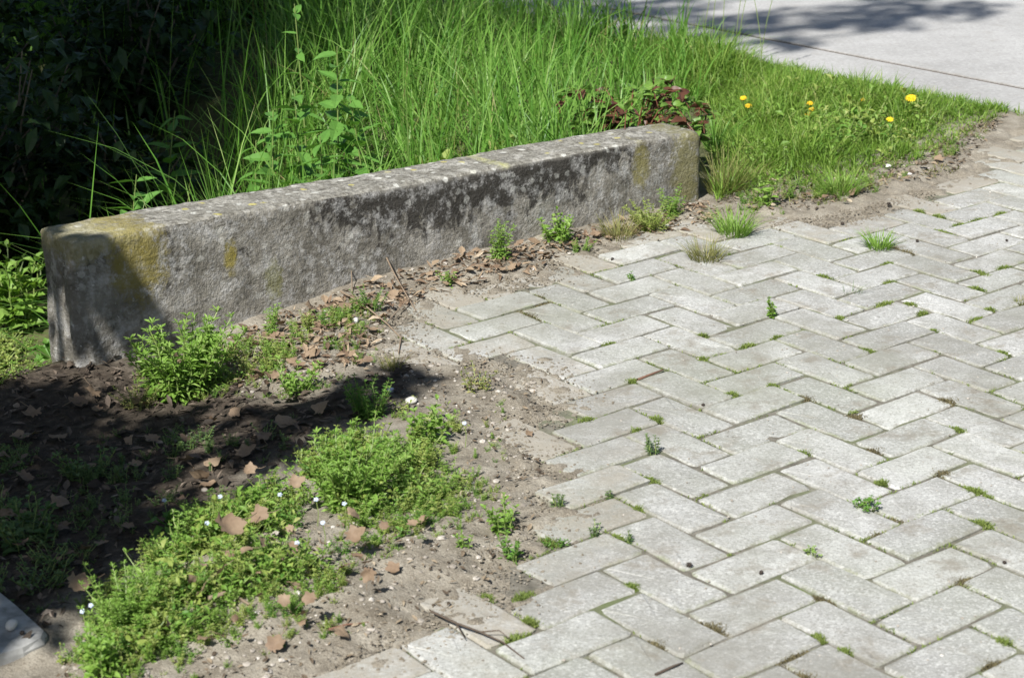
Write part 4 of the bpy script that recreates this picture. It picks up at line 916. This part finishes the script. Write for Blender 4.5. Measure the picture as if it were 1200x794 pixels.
# ------------------------------------------------------------------ dry leaves
def dry_leaf_mesh(seed, lobes=7):
    rng = np.random.default_rng(seed); n = 26; a = np.linspace(0, 2*np.pi, n, endpoint=False)
    r = .5*(.55+.3*np.cos(a)+.16*np.cos(a*lobes+rng.uniform(0, 6))*(1-.5*np.abs(np.cos(a))))+rng.normal(0, .02, n)
    o = np.stack([r*np.cos(a), r*np.sin(a)*.85], 1); inn = o*.5
    cz = lambda q: .55*q[:, 1]**2*2.2+.25*q[:, 0]**2*rng.uniform(-.5, 1)+.05*np.sin(q[:, 0]*9+seed)+.03*np.cos(q[:, 1]*14)
    V = np.vstack([np.c_[o, cz(o)], np.c_[inn, cz(inn)], [[0.05, 0, -.01]]])
    q = np.array([(i, (i+1) % n, n+(i+1) % n, n+i) for i in range(n)]); t = np.array([(n+i, n+(i+1) % n, 2*n) for i in range(n)])
    g = G().add(V, [q, t]); g.add(*tube(np.array([[.38, 0, .08], [.6, .02, .03], [.78, .08, .05]]), [.012, .012, .008], 4)); return g.mesh('dry_leaf', M['dry'], True)
DLM = [dry_leaf_mesh(k, 5+k % 4) for k in range(8)]
def dleaf(x, y, px, label, group=None, seed=0, tilt=.3, up=0.012):
    a = on_ground(x, y); rng = np.random.default_rng(int(x*5+y*3)); o = link('dry_leaf', DLM[rng.integers(8)], None, (a[0], a[1], a[2]+up))
    o.rotation_euler = (rng.normal(0, tilt), rng.normal(0, tilt), rng.uniform(0, 6.28)); o.scale = [mm(px, a)]*3
    if up > .04 and not group: o.rotation_euler = (rng.uniform(.5, .9), rng.normal(0, .2), rng.normal(0, .5))
    return tag(o, label, 'leaf', group)
for x, y, px, lb, u in ((266, 672, 62, 'large curled brown leaf standing up in the weeds', .085), (302, 652, 40, 'brown leaf beside the large curled one', .075), (465, 672, 30, 'reddish dry leaf on bare soil beside low weeds', .012), (320, 766, 40, 'tan dry leaf at the edge of the lowest pavers', .012),
                        (500, 618, 34, 'rusty dry leaf at the right edge of the ground cover', .015), (90, 722, 46, 'folded pale brown leaf upright by the grey slab', .06), (412, 655, 40, 'rolled striped dry leaf below the feathery weeds', .045), (345, 607, 32, 'dark brown leaf among the bright weeds', .07), (292, 592, 30, 'pale leaf caught at the upper edge of the weeds', .07),
                        (405, 748, 36, 'narrow tan leaf lying beside the paver corner', .008), (250, 572, 34, 'pale leaf lit inside the tree shade', .01), (110, 470, 36, 'orange-brown leaf lit at the shade edge below the wall', .015), (342, 690, 30, 'pale crumpled leaf on the soil below the weeds', .012), (405, 305, 40, 'russet dead leaf propped against the wall', .03), (620, 512, 18, 'small brown leaf at the soil edge near the pavers', .006)):
    dleaf(x, y, px, lb, None, 0, .45, u)
SPOTS = scatter(np.array([(190, 430), (300, 380), (420, 350), (470, 335), (480, 360), (430, 430), (330, 450), (230, 452)], float), 34)
for x, y in SPOTS: dleaf(x, y, random.uniform(16, 32), 'small russet dead leaf in the litter below the wall', 'dead leaves below the wall', 0, .35)
SPOTS = scatter(np.array([(480, 330), (600, 298), (720, 272), (740, 282), (640, 312), (540, 340)], float), 16)
for x, y in SPOTS: dleaf(x, y, random.uniform(12, 24), 'brown leaf scrap along the wall foot by the pavers', 'leaf scraps along the wall foot', 0, .3)
SPOTS = scatter(np.array([(120, 760), (200, 690), (330, 640), (440, 620), (520, 600), (480, 660), (400, 730), (280, 775)], float), 40)
for x, y in SPOTS: dleaf(x, y, random.uniform(14, 32), 'small dry leaf among the soil edge weeds', 'dry leaves among the weeds', 0, .5, random.uniform(.012, .065))
SPOTS = scatter(np.array([(10, 470), (150, 470), (330, 480), (420, 480), (330, 530), (200, 600), (60, 690), (0, 690)], float), 45)
for x, y in SPOTS: dleaf(x, y, random.uniform(20, 42), 'dull fallen leaf lying in the tree shade', 'fallen leaves in the tree shade', 0, .3)
SPOTS = scatter(np.array([(850, 236), (960, 232), (1080, 195), (1150, 170), (1080, 215), (960, 250), (880, 252)], float), 16)
for x, y in SPOTS: dleaf(x, y, random.uniform(10, 20), 'brown leaf scrap on the verge soil', 'leaf scraps on the verge', 0, .3)

# ------------------------------------------------------------------ twigs, cones, stones, slab
def twig(name, pts, r, mat, label, lift=.004, branches=(), cat='twig'):
    a = [on_ground(x, y, lift+l) for x, y, l in pts]; b0 = a[0].copy(); g = G().add(*tube(np.array(a)-b0, np.linspace(r, r*.5, len(a)), 5))
    for br in branches: bb = [on_ground(x, y, lift+l) for x, y, l in br]; g.add(*tube(np.array(bb)-b0, np.linspace(r*.7, r*.35, len(bb)), 4))
    return tag(g.build(name, M[mat], None, True, b0), label, cat)
twig('twig', [(747, 447, 0), (760, 442, .001), (777, 435, 0)], .0035, 'redtwig', 'short reddish twig lying in a paver joint')
twig('twig', [(506, 722, .006), (535, 737, .008), (563, 746, .006), (590, 757, .004), (614, 773, .0)], .0022, 'darktwig', 'dark crooked twig across the lowest pavers', .003, [[(563, 746, .006), (585, 748, .012), (597, 752, .004)], [(535, 737, .008), (545, 752, .003)]])
twig('twig', [(448, 313, .05), (462, 335, .03), (487, 365, 0)], .0025, 'twig', 'pale dry twig leaning out from the wall foot', .003)
twig('twig', [(400, 348, .01), (425, 362, .01), (455, 384, .004), (470, 398, 0)], .003, 'twig', 'crooked twig pointing at the tip of the pavers', .004, [[(453, 382, .004), (475, 362, .012), (500, 342, .01)], [(470, 398, 0), (467, 416, 0)]])
twig('twig', [(413, 345, .0), (412, 318, .05), (409, 300, .10), (412, 285, .14)], .0016, 'twig', 'thin dry stalk standing before the wall face', .0)
twig('twig', [(768, 792, 0), (790, 783, .002), (800, 778, 0)], .0025, 'darktwig', 'short dark twig on the lowest pavers', .003)
twig('twig', [(385, 742, .004), (405, 736, .004), (432, 732, .002)], .0025, 'redtwig', 'thin reddish straw on soil by the paver corner', .003)
twig('twig', [(245, 708, .008), (268, 700, .008), (292, 712, .004)], .005, 'twig', 'bark strip on the soil below the weeds', .003)
twig('twig', [(300, 402, .01), (335, 405, .008), (372, 398, .004)], .0025, 'twig', 'bent twig among leaves below the wall', .006)
twig('twig', [(60, 395, .02), (85, 410, .015), (110, 425, .01), (100, 440, 0)], .004, 'darktwig', 'dark root-like twig at the broken wall end', .004)
CONES = [(640+730/3.969, 380+380/3.969), (960+135/4.96, 200+315/4.96), (960+570/4.96, 200+415/4.96), (960+1090/4.96, 200+410/4.96), (960+500/4.96, 200+495/4.96), (960+405/4.96, 200+200/4.96), (900+940/3.393, 560+340/3.393), (900+415/3.393, 560+372/3.393), (900+340/3.393, 560+30/3.393), (560+840/3.393, 560+352/3.393), (560+880/3.393, 560+512/3.393), (560+495/3.393, 560+527/3.393), (560+405/3.393, 560+490/3.393), (640+385/4.96, 240+322/4.96), (640+1000/4.96, 240+665/4.96), (676, 520), (892, 672), (870, 614)]
def cone_mesh():
    g = G(); rng = np.random.default_rng(3); v, f = rock(rng, .8, .9, .08); g.add(v, f); B = []; D = []
    for k in range(36):
        z = -0.8+1.6*k/36; a = k*2.4; r = math.sqrt(max(.05, 1-z*z)); B.append((r*.7*math.cos(a), r*.7*math.sin(a), z*.7)); D.append((math.cos(a)*r, math.sin(a)*r, z+.4))
    g.add(*leaves(np.array(B), np.array(D), .45, .5, .05, .1, rng)); return g.mesh('seed_cone', M['cone'])
CM = cone_mesh()
for i, (x, y) in enumerate(CONES[:4]+CONES[5:7]+CONES[9:10]+CONES[13:14]+CONES[16:17]):
    a = gp(x, y); r = random.uniform(.003, .0056); o = link('seed_cone', CM, None, (a[0], a[1], r*.8)); o.scale = (r*1.25, r, r); o.rotation_euler = (0, random.uniform(-.4, .4), random.uniform(0, 6))
    tag(o, 'small dark seed cone lying on the pavers', 'cone', 'seed cones on the pavers')
def stone(x, y, px, mat, label, flat=.7, group=None, sub=2, up=.5, seed=0, name='stone'):
    a = on_ground(x, y); rng = np.random.default_rng(int(x+y)+seed); v, f = rock(rng, 1, flat, .16); me = G().add(v, f).mesh(name, M[mat], True)
    o = link(name, me, None, (a[0], a[1], a[2]+mm(px, a)/2*flat*up)); o.scale = [mm(px, a)/2]*3; o.rotation_euler[2] = rng.uniform(0, 6)
    md = o.modifiers.new('round', 'SUBSURF'); md.levels = 1; md.render_levels = 2; return tag(o, label, 'stone', group)
stone(482, 472, 18, 'whitestone', 'white rounded stone at the tip of the tree shade')
stone(458, 459, 12, 'bluestone', 'small bluish stone just inside the shade by the white stone')
for x, y, px in ((275, 717, 9), (268, 742, 8), (350, 697, 14), (296, 652, 10), (424, 703, 8), (415, 378, 18), (395, 660, 8), (448, 705, 8), (540, 700, 7), (372, 752, 9), (240, 575, 9)):
    stone(x, y, px, 'whitestone' if px > 9 else 'pebble', 'pale pebble lying on the bare soil', .6, 'pale pebbles on the soil')
for x, y, px in ((862, 200, 9), (1065, 205, 9), (1040, 196, 12), (1028, 190, 8)):
    stone(x, y, px, 'whitestone', 'pale pebble on the verge soil', .55, 'pale pebbles on the verge')
# grey slab corner at the lower left
zz_ = gp(34, 735); zs0 = max(float(hz(*gp(x, y)[:2])) for x, y in ((60, 745), (40, 725), (20, 720), (5, 760), (30, 750)))+.012; c0 = gp(64, 748, zs0); e1 = gp(14, 702, zs0)-c0; e2 = gp(-8, 768, zs0)-c0; e1 = e1[:2]/np.linalg.norm(e1[:2])*.30; e2 = e2[:2]/np.linalg.norm(e2[:2])*.26
pts = [c0[:2], c0[:2]+e1, c0[:2]+e1+e2, c0[:2]+e2]
zs = zs0
rg_ = np.random.default_rng(2); pts = [pts[0]+e1*.03+e2*.05, pts[0]+e1*.12-e2*.01, pts[0]+e1*.5+e2*.015, pts[1], pts[2], pts[3], pts[0]+e2*.55-e1*.012, pts[0]+e2*.2-e1*.004]
sl_ = box_poly([p-c0[:2] for p in pts], -.05, 0.0, .009).build('concrete_slab', M['slab'], None, False, (c0[0], c0[1], zs)); tag(sl_, 'smooth pale grey concrete slab corner lying in the soil', 'slab')
a = gp(14, 737, zs); v, f = rock(np.random.default_rng(5), .013, .8, .2); o = G().add(v, f).build('stone', M['whitestone'], None, True, (a[0], a[1], zs+.008)); o.modifiers.new('round', 'SUBSURF').render_levels = 2
tag(o, 'white pebble resting on the grey slab', 'stone')
a = gp(26, 743, zs); v, f = rock(np.random.default_rng(8), .006, .6, .2); o = G().add(v, f).build('stone', M['cone'], None, True, (a[0], a[1], zs+.003)); tag(o, 'small dark crumb beside the white pebble on the slab', 'stone')

# ------------------------------------------------------------------ trees outside the frame that shade the left side
def lift(xy, z): return np.array([xy[0]+SUN[0]/SUN[2]*z, xy[1]+SUN[1]/SUN[2]*z, z])
def tree(name, label, base, trunk_h, r0, leafpts, lsize, limbs, mat='herb', extra=()):
    rng = np.random.default_rng(int(abs(base[0]*100))); zb = float(hz(*base)); t = thing(name, (base[0], base[1], zb-.05), label, 'tree'); b3 = np.array([base[0], base[1], zb-.05])
    s = np.linspace(0, 1, 9); cen = leafpts.mean(0); top = np.array([(cen[0]-base[0])*.35, (cen[1]-base[1])*.35, trunk_h])
    path = np.stack([top[0]*s**1.6, top[1]*s**1.6, trunk_h*s], 1); path[1:-1, :2] += rng.normal(0, r0*.25, (7, 2)); rad = r0*(1-.6*s); rad[0] *= 1.35
    tr = G().add(*tube(path, rad, 10)); tr.build('trunk', M['bark'], t, True)
    lg = G(); pick = leafpts[rng.choice(len(leafpts), limbs, replace=False)]-b3
    for e in pick:
        k = rng.integers(3, 9); st = path[k]; u = np.linspace(0, 1, 6)[:, None]; pth = st+(e-st)*u; pth[:, 2] += np.sin(u[:, 0]*np.pi)*.12*np.linalg.norm(e-st); lg.add(*tube(pth, np.linspace(rad[k]*.4, .008, 6), 5))
    lg.build('limbs', M['bark'], t, True)
    for a_, b_, r_ in extra: pth = np.array([a_+(b_-a_)*u for u in np.linspace(0, 1, 6)])-b3; G().add(*tube(pth, r_, 8)).build('limb', M['bark'], t, True)
    n = len(leafpts); D = rng.normal(0, 1, (n, 3))*[1, 1, .35]
    G().add(*leaves(leafpts-b3, D, lsize*rng.uniform(.7, 1.25, n), lsize*.62, .15, .08, rng)).build('crown', M[mat], t)
    return t
def shade_pts(poly, n, z0, z1, rng, thin=None):
    xy = scatter(poly, n, rng)
    if thin is not None: xy = xy[thin(xy)]
    z = rng.uniform(z0, z1, len(xy)); return np.stack([lift(p, k) for p, k in zip(xy, z)])
NEAR = gpoly([(-260, 430), (-60, 428), (40, 440), (100, 452), (160, 445), (190, 470), (330, 480), (400, 462), (440, 440), (478, 436), (494, 446), (476, 462), (440, 474), (425, 500), (380, 512), (330, 545), (285, 572), (240, 602), (150, 645), (95, 690), (62, 722), (40, 735), (10, 748), (-60, 752), (-300, 752)])
rng = np.random.default_rng(21)
holes = gpoly([(235, 557), (215, 520), (262, 500), (240, 480), (150, 470), (300, 500)])
def thin_near(xy):
    k = np.ones(len(xy), bool)
    for h_, r in zip(holes, (.085, .045, .055, .04, .07, .045)): k &= np.hypot(xy[:, 0]-h_[0], (xy[:, 1]-h_[1])*.7) > r
    return k
near_pts = shade_pts(NEAR, 1800, 1.8, 2.7, rng, thin_near)
edge_pts = shade_pts(NEAR, 300, 2.0, 3.2, rng, thin_near)
wf = lambda p, z, q=WQ: np.array([*(P_*p+Q_*q), z])
def lw(pt, t): return pt+SUN*t
ex = [(lw(wf(1.775, .24), 2.7), lw(wf(1.91, -.02), 2.2), .042), (lw(wf(1.70, .20), 2.6), lw(wf(1.78, -.04), 2.2), .012), (lw(np.array([*(P_*1.71+Q_*(WQ-.02)), .235]), 2.6), lw(np.array([*(P_*1.715+Q_*(WQ-.16)), .15]), 2.7), .045), (lw(np.array([*(P_*1.72+Q_*(WQ-.09)), .16]), 2.6), lw(np.array([*(P_*1.72+Q_*(WQ-.10)), -.05]), 2.5), .014)]
end_pts = []
for k in range(42):
    if rng.random() < .6: pt = np.array([*(P_*1.715+Q_*(WQ-rng.uniform(.0, .17))), rng.uniform(.10, .26) if rng.random() < .6 else rng.uniform(-.02, .26)])
    else: pt = wf(rng.uniform(1.72, 1.80), rng.uniform(.06, .235))
    end_pts.append(lw(pt, rng.uniform(2.6, 3.1)))
tree('young_tree', 'slender leafy tree beside the paving whose shade falls on the soil', (-1.75, 1.55), 2.1, .05, np.vstack([near_pts, edge_pts, np.array(end_pts)]), .085, 26, 'herb', ex)
BACK = np.array([(-4.4, 5.15), (-1.5, 5.2), (-1.18, 5.3), (-.98, 5.42), (-.82, 5.9), (-.70, 6.5), (-.62, 7.2), (-.45, 8.0), (-.05, 8.6), (.3, 10.6), (-4.4, 11)])
back_pts = shade_pts(BACK, 13000, 3.0, 5.6, rng)
tree('broad_tree', 'broad dense tree left of the wall that darkens the hollow', (-3.6, 3.2), 3.4, .16, back_pts, .17, 40, 'herb')
RB = [(880, 38, .20), (845, 25, .16), (925, 50, .10), (1010, 22, .22), (1060, 8, .24), (1100, 14, .2), (1040, 26, .16), (985, 26, .16), (780, 8, .22), (700, 8, .2), (745, 18, .16), (620, 5, .28), (660, 12, .2), (900, 20, .14), (1150, 8, .12), (1120, -20, .3), (980, -15, .25), (800, -30, .4)]
pts = []
for x, y, r in RB:
    c = gp(x, y)[:2]; k = int(16+240*r*r*3.14); a = rng.uniform(0, 6.28, k); rr = r*np.sqrt(rng.uniform(0, 1, k))
    for u, v_ in zip(rr*np.cos(a), rr*np.sin(a)*1.2): pts.append(lift((c[0]+u, c[1]+v_), rng.uniform(6.2, 7.2)))
tree('tall_tree', 'tall airy tree behind the broad tree that dapples the road', (-4.6, 2.4), 5.6, .18, np.array(pts), .10, 30, 'herb')
